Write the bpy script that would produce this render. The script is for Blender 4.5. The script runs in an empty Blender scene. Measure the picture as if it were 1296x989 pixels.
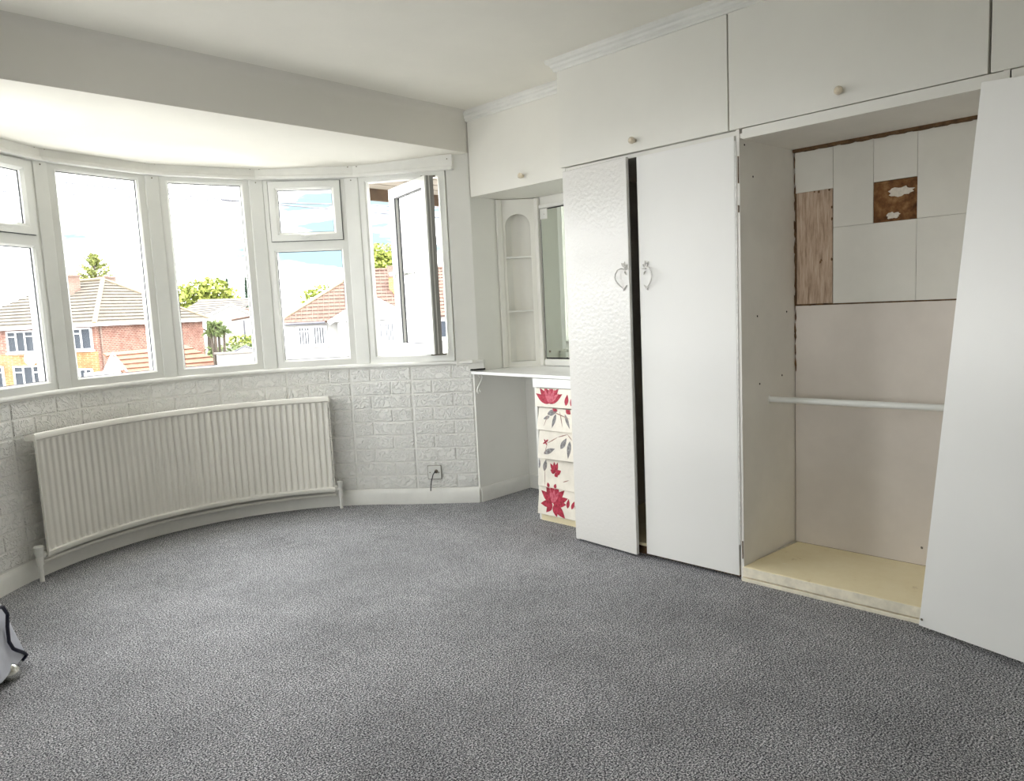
import bpy, bmesh, math, random
from mathutils import Vector, Matrix
random.seed(7)
S = bpy.context.scene
COL = S.collection
R_ = math.radians

# ------------------------------------------------------------------ camera
cam_d = bpy.data.cameras.new('camera'); cam = bpy.data.objects.new('camera', cam_d); COL.objects.link(cam)
cam_d.sensor_width = 36.0; cam_d.lens = 25.604; cam_d.clip_start = .05; cam_d.clip_end = 1000
r_ = Vector((0.698343, -0.714221, -0.046961)); u_ = Vector((0.112858, 0.045085, 0.992588)); f_ = Vector((0.706809, 0.698467, -0.112090))
m = Matrix.Identity(4)
for i in range(3):
    m[i][0] = r_[i]; m[i][1] = u_[i]; m[i][2] = -f_[i]
m.translation = Vector((0, 0, 1.25)); cam.matrix_world = m
S.camera = cam

# ------------------------------------------------------------------ world, sun, exposure
S.view_settings.view_transform = 'Standard'; S.view_settings.look = 'None'
S.view_settings.exposure = 2.15; S.view_settings.gamma = 1.0; S.view_settings.use_curve_mapping = False
SKY_STRENGTH = 5.0
SUN_STRENGTH = 1.8
wd = bpy.data.worlds.new('sky'); S.world = wd; wd.use_nodes = True
nt = wd.node_tree; nt.nodes.clear()
tc = nt.nodes.new('ShaderNodeTexCoord'); mp = nt.nodes.new('ShaderNodeMapping'); mp.inputs['Scale'].default_value = (1.0, 1.0, 5.0)
n1 = nt.nodes.new('ShaderNodeTexNoise'); n1.inputs['Scale'].default_value = 2.6; n1.inputs['Detail'].default_value = 6; n1.inputs['Roughness'].default_value = .55
cr = nt.nodes.new('ShaderNodeValToRGB')
cr.color_ramp.elements[0].position = .40; cr.color_ramp.elements[0].color = (.036, .054, .061, 1)
cr.color_ramp.elements[1].position = .56; cr.color_ramp.elements[1].color = (1.0, 1.0, 1.0, 1)
bg = nt.nodes.new('ShaderNodeBackground'); bg.inputs['Strength'].default_value = SKY_STRENGTH
ow = nt.nodes.new('ShaderNodeOutputWorld')
nt.links.new(tc.outputs['Generated'], mp.inputs['Vector']); nt.links.new(mp.outputs['Vector'], n1.inputs['Vector'])
nt.links.new(n1.outputs['Fac'], cr.inputs['Fac']); nt.links.new(cr.outputs['Color'], bg.inputs['Color']); nt.links.new(bg.outputs['Background'], ow.inputs['Surface'])

sun_d = bpy.data.lights.new('sun', 'SUN'); sun_d.energy = SUN_STRENGTH; sun_d.angle = R_(6); sun_d.color = (1, .95, .86)
sun = bpy.data.objects.new('sun', sun_d); COL.objects.link(sun)
sun.rotation_euler = Vector((-.15, .32, -.94)).to_track_quat('-Z', 'Y').to_euler()
S.cycles.max_bounces = 16; S.cycles.diffuse_bounces = 10; S.cycles.transparent_max_bounces = 24; S.cycles.glossy_bounces = 6

def portal(p, q, z0, z1):
    # sampling portal for the sky, just outside one facet of the bay (gives no light of its own)
    p = Vector(p); q = Vector(q); d = (q - p); n = Vector((d.y, -d.x)).normalized()   # towards the room
    if n.dot(Vector((1.6, 3.1)) - p) < 0: n = -n
    ld = bpy.data.lights.new('sky_portal', 'AREA'); ld.shape = 'RECTANGLE'; ld.size = d.length; ld.size_y = z1 - z0; ld.cycles.is_portal = True
    o = bpy.data.objects.new('sky_portal', ld); COL.objects.link(o)
    c = (p + q) / 2 - n * .10
    o.location = (c.x, c.y, (z0 + z1) / 2)
    o.rotation_euler = Vector((n.x, n.y, 0)).to_track_quat('-Z', 'Y').to_euler()

# ------------------------------------------------------------------ materials
def lin(c):
    return tuple(((v / 255) / 12.92 if v / 255 <= .04045 else ((v / 255 + .055) / 1.055) ** 2.4) for v in c) + (1,)
def new_mat(name, col, rough=.6, spec=.4, metal=0.0):
    mt = bpy.data.materials.new(name); mt.use_nodes = True
    b = mt.node_tree.nodes['Principled BSDF']
    b.inputs['Base Color'].default_value = col; b.inputs['Roughness'].default_value = rough
    b.inputs['Specular IOR Level'].default_value = spec; b.inputs['Metallic'].default_value = metal
    return mt, mt.node_tree, b
def L(t, a, b): t.links.new(a, b)
def coords(t, kind='Object', scale=(1, 1, 1), rot=(0, 0, 0)):
    c = t.nodes.new('ShaderNodeTexCoord'); mp = t.nodes.new('ShaderNodeMapping'); mp.inputs['Scale'].default_value = scale; mp.inputs['Rotation'].default_value = rot
    L(t, c.outputs[kind], mp.inputs['Vector']); return mp.outputs['Vector']
def noise(t, vec, scale, detail=3, rough=.5):
    n = t.nodes.new('ShaderNodeTexNoise'); n.inputs['Scale'].default_value = scale; n.inputs['Detail'].default_value = detail; n.inputs['Roughness'].default_value = rough
    L(t, vec, n.inputs['Vector']); return n.outputs['Fac']
def ramp(t, fac, stops):
    c = t.nodes.new('ShaderNodeValToRGB'); e = c.color_ramp.elements
    while len(e) < len(stops): e.new(.5)
    for k, (p, col) in enumerate(stops): e[k].position = p; e[k].color = col
    L(t, fac, c.inputs['Fac']); return c.outputs['Color']
def bump(t, b, h, strength, dist):
    n = t.nodes.new('ShaderNodeBump'); n.inputs['Strength'].default_value = strength; n.inputs['Distance'].default_value = dist
    L(t, h, n.inputs['Height']); L(t, n.outputs['Normal'], b.inputs['Normal'])
def mixc(t, fac, a, b):
    m = t.nodes.new('ShaderNodeMix'); m.data_type = 'RGBA'
    for s, v in ((m.inputs[6], a), (m.inputs[7], b)):
        if isinstance(v, tuple): s.default_value = v
        else: L(t, v, s)
    if isinstance(fac, float): m.inputs[0].default_value = fac
    else: L(t, fac, m.inputs[0])
    return m.outputs[2]
def paint(name, rgb, rough=.55, var=.05, vscale=2.0, bscale=60, bstr=.15, bdist=.002, spec=.35):
    mt, t, b = new_mat(name, lin(rgb), rough, spec)
    v = coords(t); c0 = lin(rgb); c1 = tuple(x * (1 - var * 2) for x in c0[:3]) + (1,)
    L(t, ramp(t, noise(t, v, vscale, 5, .6), [(.35, c1), (.65, c0)]), b.inputs['Base Color'])
    bump(t, b, noise(t, v, bscale, 2), bstr, bdist)
    return mt
M = {}
M['wall'] = paint('white_wall_paint', (232, 231, 226), .75, .03, 1.5, 90, .12)
M['plaster'] = paint('white_plaster', (236, 233, 224), .8, .03, 1.2, 40, .15)
M['brick_emboss'] = None
M['cabinet'] = paint('white_cabinet_paint', (231, 229, 222), .5, .025, 1.3, 120, .08, .001)
M['door'] = paint('white_door_paint', (234, 233, 230), .42, .02, 1.0, 150, .08, .001)
M['inner'] = paint('cream_cupboard_interior', (232, 229, 223), .7, .05, 2.5, 80, .1)
M['inner_back'] = paint('pinkish_back_board', (212, 204, 195), .75, .05, 3, 80, .12)
M['tile_white'] = paint('dull_white_back_panel', (214, 211, 202), .6, .04, 3, 60, .08)
M['upvc'] = paint('white_plastic_frame', (222, 222, 217), .4, .035, 3, 30, .02, spec=.45)
M['trim'] = paint('white_gloss_trim', (230, 229, 224), .4, .05, 5, 30, .1)
M['rad'] = paint('white_radiator_enamel', (226, 223, 215), .42, .03, 3, 60, .03)
M['worktop'] = paint('white_gloss_worktop', (240, 240, 240), .18, .03, 6, 20, .02, spec=.5)
M['dark'], _, _ = new_mat('dark_gap', lin((28, 24, 22)), .8)
M['black'], _, _ = new_mat('black_rubber', lin((22, 22, 28)), .5)
M['navy'], _, _ = new_mat('navy_piping', lin((22, 22, 44)), .5)
M['chrome'], _, _ = new_mat('chrome', lin((205, 205, 200)), .18, .5, 1)
M['screw'], _, _ = new_mat('dull_screw', lin((120, 112, 100)), .45, .5, .7)
M['gasket'], _, _ = new_mat('grey_gasket', lin((70, 70, 76)), .6)
M['seal_shade'], _, _ = new_mat('grey_seal_and_shade', lin((138, 136, 132)), .6)
M['mirror'], _, _ = new_mat('mirror_silver', (.80, .85, .79, 1), .02, .5, 1)

# glossy hand-painted door with a rippled lacquer
mt, t, b = new_mat('rippled_gloss_door_paint', lin((220, 218, 214)), .13, .36); v = coords(t)
bump(t, b, noise(t, v, 60, 2), .42, .004); M['gloss_door'] = mt

# embossed foam bricks with scribbled relief
mt, t, b = new_mat('embossed_white_brick', lin((231, 230, 226)), .6, .35); v = coords(t)
w = t.nodes.new('ShaderNodeTexNoise'); w.inputs['Scale'].default_value = 25; w.inputs['Detail'].default_value = 1.0; w.inputs['Distortion'].default_value = 1.6; L(t, v, w.inputs['Vector'])
bump(t, b, ramp(t, w.outputs['Fac'], [(.43, (0, 0, 0, 1)), (.5, (1, 1, 1, 1)), (.57, (0, 0, 0, 1))]), .8, .0062); M['brick_emboss'] = mt

# carpet
mt, t, b = new_mat('grey_twist_carpet', lin((120, 120, 124)), .95, .1); v = coords(t)
a = noise(t, v, 185, 3, .8); bl = noise(t, v, 2.2, 4, .6); mid = noise(t, v, 22, 3, .6)
c1 = ramp(t, a, [(.39, lin((42, 42, 47))), (.49, lin((112, 112, 117))), (.59, lin((232, 232, 234)))])
sh = ramp(t, bl, [(.3, (.80, .80, .80, 1)), (.7, (1.12, 1.12, 1.12, 1))]); sh2 = ramp(t, mid, [(.3, (.86, .86, .86, 1)), (.7, (1.10, 1.10, 1.10, 1))])
def mul(t, x, y):
    m = t.nodes.new('ShaderNodeMix'); m.data_type = 'RGBA'; m.blend_type = 'MULTIPLY'; m.inputs[0].default_value = 1
    L(t, x, m.inputs[6]); L(t, y, m.inputs[7]); return m.outputs[2]
L(t, mul(t, mul(t, c1, sh), sh2), b.inputs['Base Color']); bump(t, b, a, .9, .006); M['carpet'] = mt

# cream lino platform
mt, t, b = new_mat('worn_cream_paint', lin((226, 210, 168)), .5, .4); v = coords(t)
L(t, ramp(t, noise(t, v, 9, 6, .7), [(.28, lin((190, 168, 128))), (.38, lin((232, 219, 182))), (.70, lin((238, 227, 194))), (.8, lin((245, 240, 224)))]), b.inputs['Base Color']); M['cream'] = mt
# bare ply
mt, t, b = new_mat('bare_plywood', lin((168, 145, 124)), .85, .2); v = coords(t, scale=(6, 30, 2.5))
L(t, ramp(t, noise(t, v, 3, 6, .7), [(.3, lin((128, 106, 88))), (.5, lin((178, 156, 136))), (.75, lin((200, 184, 166)))]), b.inputs['Base Color']); M['ply'] = mt
# brown glue patch
mt, t, b = new_mat('brown_adhesive', lin((96, 66, 38)), .8, .2); v = coords(t)
L(t, ramp(t, noise(t, v, 26, 5, .6), [(.3, lin((70, 44, 24))), (.5, lin((112, 76, 44))), (.72, lin((150, 116, 78)))]), b.inputs['Base Color']); bump(t, b, noise(t, v, 60, 3), .5, .004); M['glue'] = mt
M['stain'] = paint('brown_chipped_edge', (120, 92, 64), .85, .3, 30)
M['remnant'] = paint('torn_white_plaster', (214, 206, 192), .8, .12, 40)
M['lip'] = paint('chipped_cream_edge', (240, 232, 212), .7, .10, 22)
# drawer face paper
M['paper'] = paint('cream_drawer_paper', (234, 228, 216), .6, .06, 14, 60, .2)
def petal_mat(name, a, bcol):
    mt, t, b = new_mat(name, lin(a), .6, .3); v = coords(t)
    L(t, ramp(t, noise(t, v, 70, 3, .6), [(.35, lin(bcol)), (.65, lin(a))]), b.inputs['Base Color']); return mt
M['red'] = petal_mat('red_petal_print', (186, 56, 78), (136, 28, 48)); M['pink'] = petal_mat('pink_petal_print', (206, 110, 124), (176, 66, 86))
M['leaf_grey'] = petal_mat('grey_leaf_print', (150, 148, 148), (104, 102, 104)); M['stem_print'] = petal_mat('brown_stem_print', (172, 140, 128), (140, 110, 100))
M['knob'] = paint('cream_knob', (226, 214, 192), .25, .08, 60); M['brass'], _, _ = new_mat('dull_brass', lin((150, 118, 80)), .35, .5, .8)
M['handle'] = paint('painted_metal_handle', (228, 226, 222), .4, .1, 60)
M['fabric'] = paint('pale_grey_fabric', (196, 198, 208), .85, .05, 20, 400, .3)
# window glass: clear sheet with a weak reflection
def glass(name, tint=(1, 1, 1, 1), k=1.0):
    mt = bpy.data.materials.new(name); mt.use_nodes = True; t = mt.node_tree; t.nodes.clear()
    o = t.nodes.new('ShaderNodeOutputMaterial'); mx = t.nodes.new('ShaderNodeMixShader'); tr = t.nodes.new('ShaderNodeBsdfTransparent'); gl = t.nodes.new('ShaderNodeBsdfGlossy')
    fr = t.nodes.new('ShaderNodeFresnel'); fr.inputs['IOR'].default_value = 1.45; gl.inputs['Roughness'].default_value = .0; tr.inputs['Color'].default_value = tint
    L(t, fr.outputs['Fac'], mx.inputs['Fac']); L(t, tr.outputs['BSDF'], mx.inputs[1]); L(t, gl.outputs['BSDF'], mx.inputs[2]); L(t, mx.outputs['Shader'], o.inputs['Surface']); return mt
M['glass'] = glass('window_glass', (.98, .99, .985, 1))
# outside
def brickmat(name, c1, c2, mortar, scale, rotz):
    mt, t, b = new_mat(name, lin(c1), .85, .2)
    g = t.nodes.new('ShaderNodeTexCoord'); sp = t.nodes.new('ShaderNodeSeparateXYZ'); L(t, g.outputs['Object'], sp.inputs[0])
    ad = t.nodes.new('ShaderNodeMath'); ad.operation = 'ADD'; L(t, sp.outputs['X'], ad.inputs[0]); L(t, sp.outputs['Y'], ad.inputs[1])
    cb = t.nodes.new('ShaderNodeCombineXYZ'); L(t, ad.outputs[0], cb.inputs['X']); L(t, sp.outputs['Z'], cb.inputs['Y'])
    br = t.nodes.new('ShaderNodeTexBrick'); br.inputs['Scale'].default_value = scale; br.inputs['Color1'].default_value = lin(c1); br.inputs['Color2'].default_value = lin(c2); br.inputs['Mortar'].default_value = lin(mortar)
    br.inputs['Mortar Size'].default_value = .03; br.inputs['Brick Width'].default_value = .5; br.inputs['Row Height'].default_value = .17
    L(t, cb.outputs[0], br.inputs['Vector'])
    n = noise(t, g.outputs['Object'], 1.5, 4, .7)
    L(t, mixc(t, ramp(t, n, [(.45, (0, 0, 0, 1)), (.66, (.7, .7, .7, 1))]), br.outputs['Color'], lin(c2)), b.inputs['Base Color']); return mt
M['red_brick'] = brickmat('far_red_brick', (112, 76, 64), (84, 52, 44), (128, 108, 98), 1.6, 0)
M['orange_brick'] = brickmat('far_orange_brick', (126, 92, 56), (100, 68, 40), (136, 112, 84), 1.6, 0)
M['chimney_brick'] = brickmat('chimney_brick', (100, 82, 74), (84, 66, 58), (112, 100, 92), 2.0, 0)
M['yellow_brick'] = brickmat('yellow_chimney_brick', (150, 118, 60), (130, 98, 50), (150, 134, 100), 2.0, 0)
def tilemat(name, a, bcol):
    mt, t, b = new_mat(name, lin(a), .85, .2); v = coords(t)
    L(t, ramp(t, noise(t, v, 3.5, 6, .7), [(.3, lin(bcol)), (.65, lin(a))]), b.inputs['Base Color']); return mt
M['roof_buff'] = tilemat('buff_roof_tile', (80, 75, 68), (62, 57, 51)); M['roof_pink'] = tilemat('pink_roof_tile', (94, 76, 68), (74, 58, 52))
M['roof_orange'] = tilemat('orange_roof_tile', (106, 76, 62), (88, 62, 50)); M['roof_grey'] = tilemat('grey_roof_tile', (84, 80, 76), (70, 67, 63)); M['ridge'] = tilemat('ridge_tile', (112, 102, 84), (98, 88, 72))
M['render'] = paint('white_house_render', (146, 145, 142), .9, .05, .6, 4, .1); M['white_out'] = paint('white_outdoor_plastic', (190, 190, 190), .6, .02)
M['pane_out'], _, _ = new_mat('far_window_pane', lin((46, 50, 56)), .6, .1); M['blind'] = paint('vertical_blind', (150, 150, 150), .8, .1, 8)
M['terracotta'] = paint('terracotta_pot', (140, 74, 48), .8, .1, 5)
M['road'] = paint('asphalt', (92, 92, 94), .95, .1, .5); M['pave'] = paint('concrete', (132, 131, 128), .9, .1, .6)
M['grass_g'] = paint('grass', (104, 124, 62), .95, .2, .8)
def leafmat(name, a, bcol):
    mt, t, b = new_mat(name, lin(a), .7, .2); v = coords(t)
    L(t, ramp(t, noise(t, v, 2.2, 4, .7), [(.35, lin(bcol)), (.62, lin(a))]), b.inputs['Base Color'])
    b.inputs['Subsurface Weight'].default_value = 0; return mt
M['leaf_yellow'] = leafmat('yellow_green_leaves', (124, 130, 60), (92, 104, 46)); M['leaf_conifer'] = leafmat('conifer_needles', (118, 122, 66), (82, 92, 50))
M['leaf_dark'] = leafmat('dark_needles', (56, 70, 58), (38, 52, 42)); M['leaf_palm'] = leafmat('strap_leaves', (100, 110, 68), (66, 78, 50)); M['bark'] = paint('bark', (64, 56, 48), .9, .2, 4)
M['fascia'] = paint('brown_fascia', (84, 66, 48), .8, .2, 5); M['soffit_out'] = paint('cream_soffit_board', (108, 100, 88), .8, .06, 3)

# ------------------------------------------------------------------ mesh helpers
WLOC = {}
class MB:
    def __init__(s): s.v = []; s.f = []
    def add(s, vs, fs):
        o = len(s.v); s.v += [tuple(x) for x in vs]; s.f += [tuple(i + o for i in f) for f in fs]; return s
    def box(s, x0, x1, y0, y1, z0, z1):
        return s.add([(x0, y0, z0), (x1, y0, z0), (x1, y1, z0), (x0, y1, z0), (x0, y0, z1), (x1, y0, z1), (x1, y1, z1), (x0, y1, z1)],
                     [(3, 2, 1, 0), (4, 5, 6, 7), (0, 1, 5, 4), (1, 2, 6, 5), (2, 3, 7, 6), (3, 0, 4, 7)])
    def obox(s, o, a, b, c):
        o, a, b, c = map(Vector, (o, a, b, c))
        if a.cross(b).dot(c) < 0: a, b = b, a
        return s.add([o, o + a, o + a + b, o + b, o + c, o + a + c, o + a + b + c, o + b + c],
                     [(3, 2, 1, 0), (4, 5, 6, 7), (0, 1, 5, 4), (1, 2, 6, 5), (2, 3, 7, 6), (3, 0, 4, 7)])
    def prism(s, pts, ext):
        ext = Vector(ext); pts = [Vector(p) for p in pts]; n = len(pts)
        nr = Vector((0, 0, 0))
        for i in range(n): nr += (pts[i] - pts[0]).cross(pts[(i + 1) % n] - pts[0])
        if nr.dot(ext) > 0: pts = pts[::-1]
        return s.add(pts + [p + ext for p in pts], [tuple(range(n)), tuple(range(2 * n - 1, n - 1, -1))] + [(i, i + n, (i + 1) % n + n, (i + 1) % n) for i in range(n)])
    def tube(s, path, r, n=8, cap=True):
        path = [Vector(p) for p in path]; rings = []; up = Vector((0, 0, 1)); pa = None
        for i, p in enumerate(path):
            d = (path[min(i + 1, len(path) - 1)] - path[max(i - 1, 0)]).normalized()
            if pa is None:
                ref = up if abs(d.z) < .9 else Vector((1, 0, 0)); pa = d.cross(ref).normalized()
            else:
                pa = (pa - d * pa.dot(d)).normalized()
            pb = d.cross(pa); rr = r[i] if isinstance(r, (list, tuple)) else r
            rings.append([p + (pa * math.cos(2 * math.pi * k / n) + pb * math.sin(2 * math.pi * k / n)) * rr for k in range(n)])
        vs = [v for g in rings for v in g]; fs = []
        for i in range(len(path) - 1):
            for k in range(n): fs.append((i * n + k, i * n + (k + 1) % n, (i + 1) * n + (k + 1) % n, (i + 1) * n + k))
        if cap: fs += [tuple(range(n - 1, -1, -1)), tuple(range((len(path) - 1) * n, len(path) * n))]
        return s.add(vs, fs)
    def lathe(s, o, axis, prof, n=16):
        # prof: list of (distance along axis, radius)
        o = Vector(o); ax = Vector(axis).normalized()
        return s.tube([o + ax * p[0] for p in prof], [max(p[1], 1e-4) for p in prof], n)
    def sweep(s, frames, prof, closed=False):
        # frames: list of (origin, outward dir, up dir); prof: closed polygon (out, up)
        n = len(prof); vs = []
        for (o, a, b) in frames:
            o, a, b = Vector(o), Vector(a), Vector(b)
            vs += [o + a * p[0] + b * p[1] for p in prof]
        fs = []
        for i in range(len(frames) - 1):
            for k in range(n): fs.append((i * n + k, (i + 1) * n + k, (i + 1) * n + (k + 1) % n, i * n + (k + 1) % n))
        fs += [tuple(range(n)), tuple(range(len(frames) * n - 1, (len(frames) - 1) * n - 1, -1))]
        return s.add(vs, fs)
    def build(s, name, mat, parent=None, smooth=False, bevel=0, kind=None, label=None, cat=None, group=None, seg=2):
        me = bpy.data.meshes.new(name); base = WLOC.get(parent.name, Vector((0, 0, 0))) if parent else Vector((0, 0, 0))
        me.from_pydata([Vector(v) - base for v in s.v], [], s.f); me.update()
        bm = bmesh.new(); bm.from_mesh(me); bmesh.ops.recalc_face_normals(bm, faces=bm.faces); bm.to_mesh(me); bm.free()
        me.materials.append(mat)
        if smooth:
            me.polygons.foreach_set('use_smooth', [True] * len(me.polygons)); me.set_sharp_from_angle(angle=R_(40))
        o = bpy.data.objects.new(name, me); COL.objects.link(o)
        if parent: o.parent = parent
        WLOC[o.name] = base
        if bevel:
            b = o.modifiers.new('bevel', 'BEVEL'); b.width = bevel; b.segments = seg; b.limit_method = 'ANGLE'; b.angle_limit = R_(40)
        if kind: o['kind'] = kind
        if label: o['label'] = label
        if cat: o['category'] = cat
        if group: o['group'] = group
        return o
def thing(name, label, cat, loc, group=None, kind=None):
    o = bpy.data.objects.new(name, None); COL.objects.link(o); o.location = loc; o.empty_display_size = .1
    WLOC[o.name] = Vector(loc); o['label'] = label
    if cat: o['category'] = cat
    if group: o['group'] = group
    if kind: o['kind'] = kind
    return o
def copy_tree(o, parent=None, loc=None):
    c = o.copy(); COL.objects.link(c)
    if parent: c.parent = parent
    if loc is not None: c.location = loc
    for ch in list(o.children): copy_tree(ch, c)
    return c
def struct(mb, name, mat, label, **k): return mb.build(name, mat, kind='structure', label=label, **k)

# ------------------------------------------------------------------ room measures
CX, CY = 1.615, 3.12                       # centre of the bay's curve
CEIL, SOF = 2.47, 2.228
WX = 2.911                                 # face of the big wardrobe doors
DX = 3.19                                  # face of the cupboard over the dresser
BX = 3.62                                  # back wall behind the wardrobes
FY = 3.445                                 # plane of the front wall / soffit face
RX0, RY0 = -1.25, -1.35                    # room limits behind the camera
def pol(a, r): return (CX + r * math.cos(R_(a)), CY + r * math.sin(R_(a)))
def bay_path(r, n=60, end=True):
    # plan line of the bay wall (right to left): corner, flat piece, arc, flat piece, corner ; r relative to arc radius
    k = r - 1.40
    p = [(3.147 + k * .75, 3.449 + k * .65)] if end else []
    for i in range(n + 1):
        a = 32 + (148 - 32) * i / n; p.append(pol(a, r))
    if end: p.append((.083 - k * .75, 3.449 + k * .65))
    return p
def strip_solid(inner, outer, z0, z1):
    mb = MB(); n = len(inner)
    vs = [(x, y, z0) for x, y in inner] + [(x, y, z0) for x, y in outer] + [(x, y, z1) for x, y in inner] + [(x, y, z1) for x, y in outer]
    fs = []
    for i in range(n - 1):
        fs += [(i, i + 1, 2 * n + i + 1, 2 * n + i), (n + i, 3 * n + i, 3 * n + i + 1, n + i + 1), (2 * n + i, 2 * n + i + 1, 3 * n + i + 1, 3 * n + i), (i, n + i, n + i + 1, i + 1)]
    fs += [(0, 2 * n, 3 * n, n), (n - 1, 2 * n - 1, 4 * n - 1, 3 * n - 1)]
    return mb.add(vs, fs)

# ------------------------------------------------------------------ shell
fl = MB(); outer = bay_path(1.52)
fl.prism([(RX0 - .1, RY0 - .1, 0), (BX + .1, RY0 - .1, 0), (BX + .1, FY + .02, 0), (3.22, FY + .02, 0)] + [(x, y, 0) for x, y in outer] + [(.0, FY + .02, 0), (RX0 - .1, FY + .02, 0)], (0, 0, -.12))
struct(fl, 'floor', M['carpet'], 'mottled grey twist pile carpet across the whole room')
struct(MB().box(RX0 - .1, BX + .1, RY0 - .1, FY + .25, CEIL, CEIL + .12), 'ceiling', M['plaster'], 'flat white painted main ceiling of the room')
LW0, LW1, LZ0, LZ1 = 1.0, 2.2, .85, 2.1
struct(MB().box(RX0 - .12, RX0, RY0 - .1, LW0, 0, CEIL).box(RX0 - .12, RX0, LW1, FY + .2, 0, CEIL).box(RX0 - .12, RX0, LW0, LW1, 0, LZ0).box(RX0 - .12, RX0, LW0, LW1, LZ1, CEIL), 'wall_left', M['wall'], 'plain white side wall at the far left of the room')
struct(MB().box(RX0 - .1, BX + .1, RY0 - .12, RY0, 0, CEIL), 'wall_back', M['wall'], 'plain white wall at the back of the room')
struct(MB().box(BX, BX + .15, RY0 - .1, FY + .2, 0, CEIL), 'wall_right', M['wall'], 'white wall behind the dresser alcove and wardrobes')
struct(MB().box(RX0 - .1, .083, FY, FY + .2, 0, SOF), 'wall_front', M['wall'], 'white wall beside the curved window bay')
# soffit: beam face with a coved joint to the ceiling, and the bay ceiling falling gently to the window head
so = MB(); cove = [(0, SOF), (0, CEIL - .06)] + [(-.06 + .06 * math.cos(R_(a)), CEIL - .06 + .06 * math.sin(R_(a))) for a in (20, 40, 60, 80)] + [(-.06, CEIL + .01), (.2, CEIL + .01), (.2, SOF)]
so.prism([(RX0 - .1, FY + p[0], p[1]) for p in cove], (BX + .1 - RX0 + .1, 0, 0))
M['beam'] = paint('shade_toned_beam_white', (216, 213, 205), .85, .03, 1.2, 40, .12)  # darker than the other whites: the beam's shade is put into its colour
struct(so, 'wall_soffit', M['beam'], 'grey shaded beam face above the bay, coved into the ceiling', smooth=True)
bc = MB(); n = 40; inn = [(DX + .01 - (DX - .06) * i / n, FY - .0) for i in range(n + 1)]; out = []
for i in range(n + 1):
    a = 12 + 156 * i / n; out.append(pol(a, 1.62))
vs = [(x, y, SOF) for x, y in inn] + [(x, y, SOF - .055) for x, y in out] + [(x, y, SOF + .15) for x, y in inn] + [(x, y, SOF + .15) for x, y in out]; k = n + 1; fs = []
for i in range(n):
    fs += [(i, i + 1, k + i + 1, k + i), (2 * k + i, 3 * k + i, 3 * k + i + 1, 2 * k + i + 1), (k + i, k + i + 1, 3 * k + i + 1, 3 * k + i)]
fs += [(0, k, 3 * k, 2 * k), (k - 1, 3 * k - 1, 4 * k - 1, 2 * k - 1)]
struct(bc.add(vs, fs), 'ceiling_bay', M['plaster'], 'cream lit lower ceiling over the curved bay window', smooth=True)

# bay wall under the sill, with raised foam bricks
SILL_B, SILL_T = .910, .936
wall = struct(strip_solid(bay_path(1.405), bay_path(1.60), 0, SILL_B), 'wall_bay', M['wall'], 'curved white wall of embossed bricks under the bay window', smooth=True)
def brick_piece(pathfn, s0, s1, z0, z1, proud=.006):
    pts = [pathfn(s0 + (s1 - s0) * i / 4) for i in range(5)]; vs = []; ins = .005
    for i, (p, nrm) in enumerate(pts):
        e = ins if i == 0 else (-ins if i == 4 else 0); q = pathfn(s0 + (s1 - s0) * i / 4 + e)[0]
        for z, pr, b in ((z0, 0, p), (z0 + ins, proud, q), (z1 - ins, proud, q), (z1, 0, p)):
            vs.append((b[0] + nrm[0] * pr, b[1] + nrm[1] * pr, z))
    fs = [(i * 4 + k, (i + 1) * 4 + k, (i + 1) * 4 + k + 1, i * 4 + k + 1) for i in range(4) for k in range(3)]
    fs += [(0, 1, 2, 3), (16, 19, 18, 17)]
    return MB().add(vs, fs)
BP = bay_path(1.405, 200); CUM = [0]
for a, b in zip(BP, BP[1:]): CUM.append(CUM[-1] + math.hypot(b[0] - a[0], b[1] - a[1]))
def along(s):
    s = max(0, min(CUM[-1] - 1e-6, s)); lo = 0
    import bisect
    lo = max(0, bisect.bisect_right(CUM, s) - 1); t = (s - CUM[lo]) / (CUM[lo + 1] - CUM[lo]); a, b = BP[lo], BP[lo + 1]
    d = Vector((b[0] - a[0], b[1] - a[1])).normalized(); nr = Vector((-d.y, d.x))
    p = (a[0] + (b[0] - a[0]) * t, a[1] + (b[1] - a[1]) * t)
    if nr.dot(Vector((CX, CY)) - Vector(p)) < 0: nr = -nr
    return p, nr
TILE, ROW = .405, .0895
ntile = int(CUM[-1] / TILE) + 1; nb = 0
for ti in range(ntile):
    for ro in range(9):
        z1 = .902 - ro * ROW; z0 = z1 - ROW + .007
        split = .135 if ro % 2 == ti % 2 else .27
        for a, b in ((0, split), (split, TILE)):
            s0 = .006 + ti * TILE + a + .0035; s1 = .006 + ti * TILE + b - .0035 - (.004 if b == TILE else 0)
            if s1 > CUM[-1] - .01: continue
            o = brick_piece(along, s0, s1, z0, z1).build('brick', M['brick_emboss'], wall); nb += 1

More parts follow.
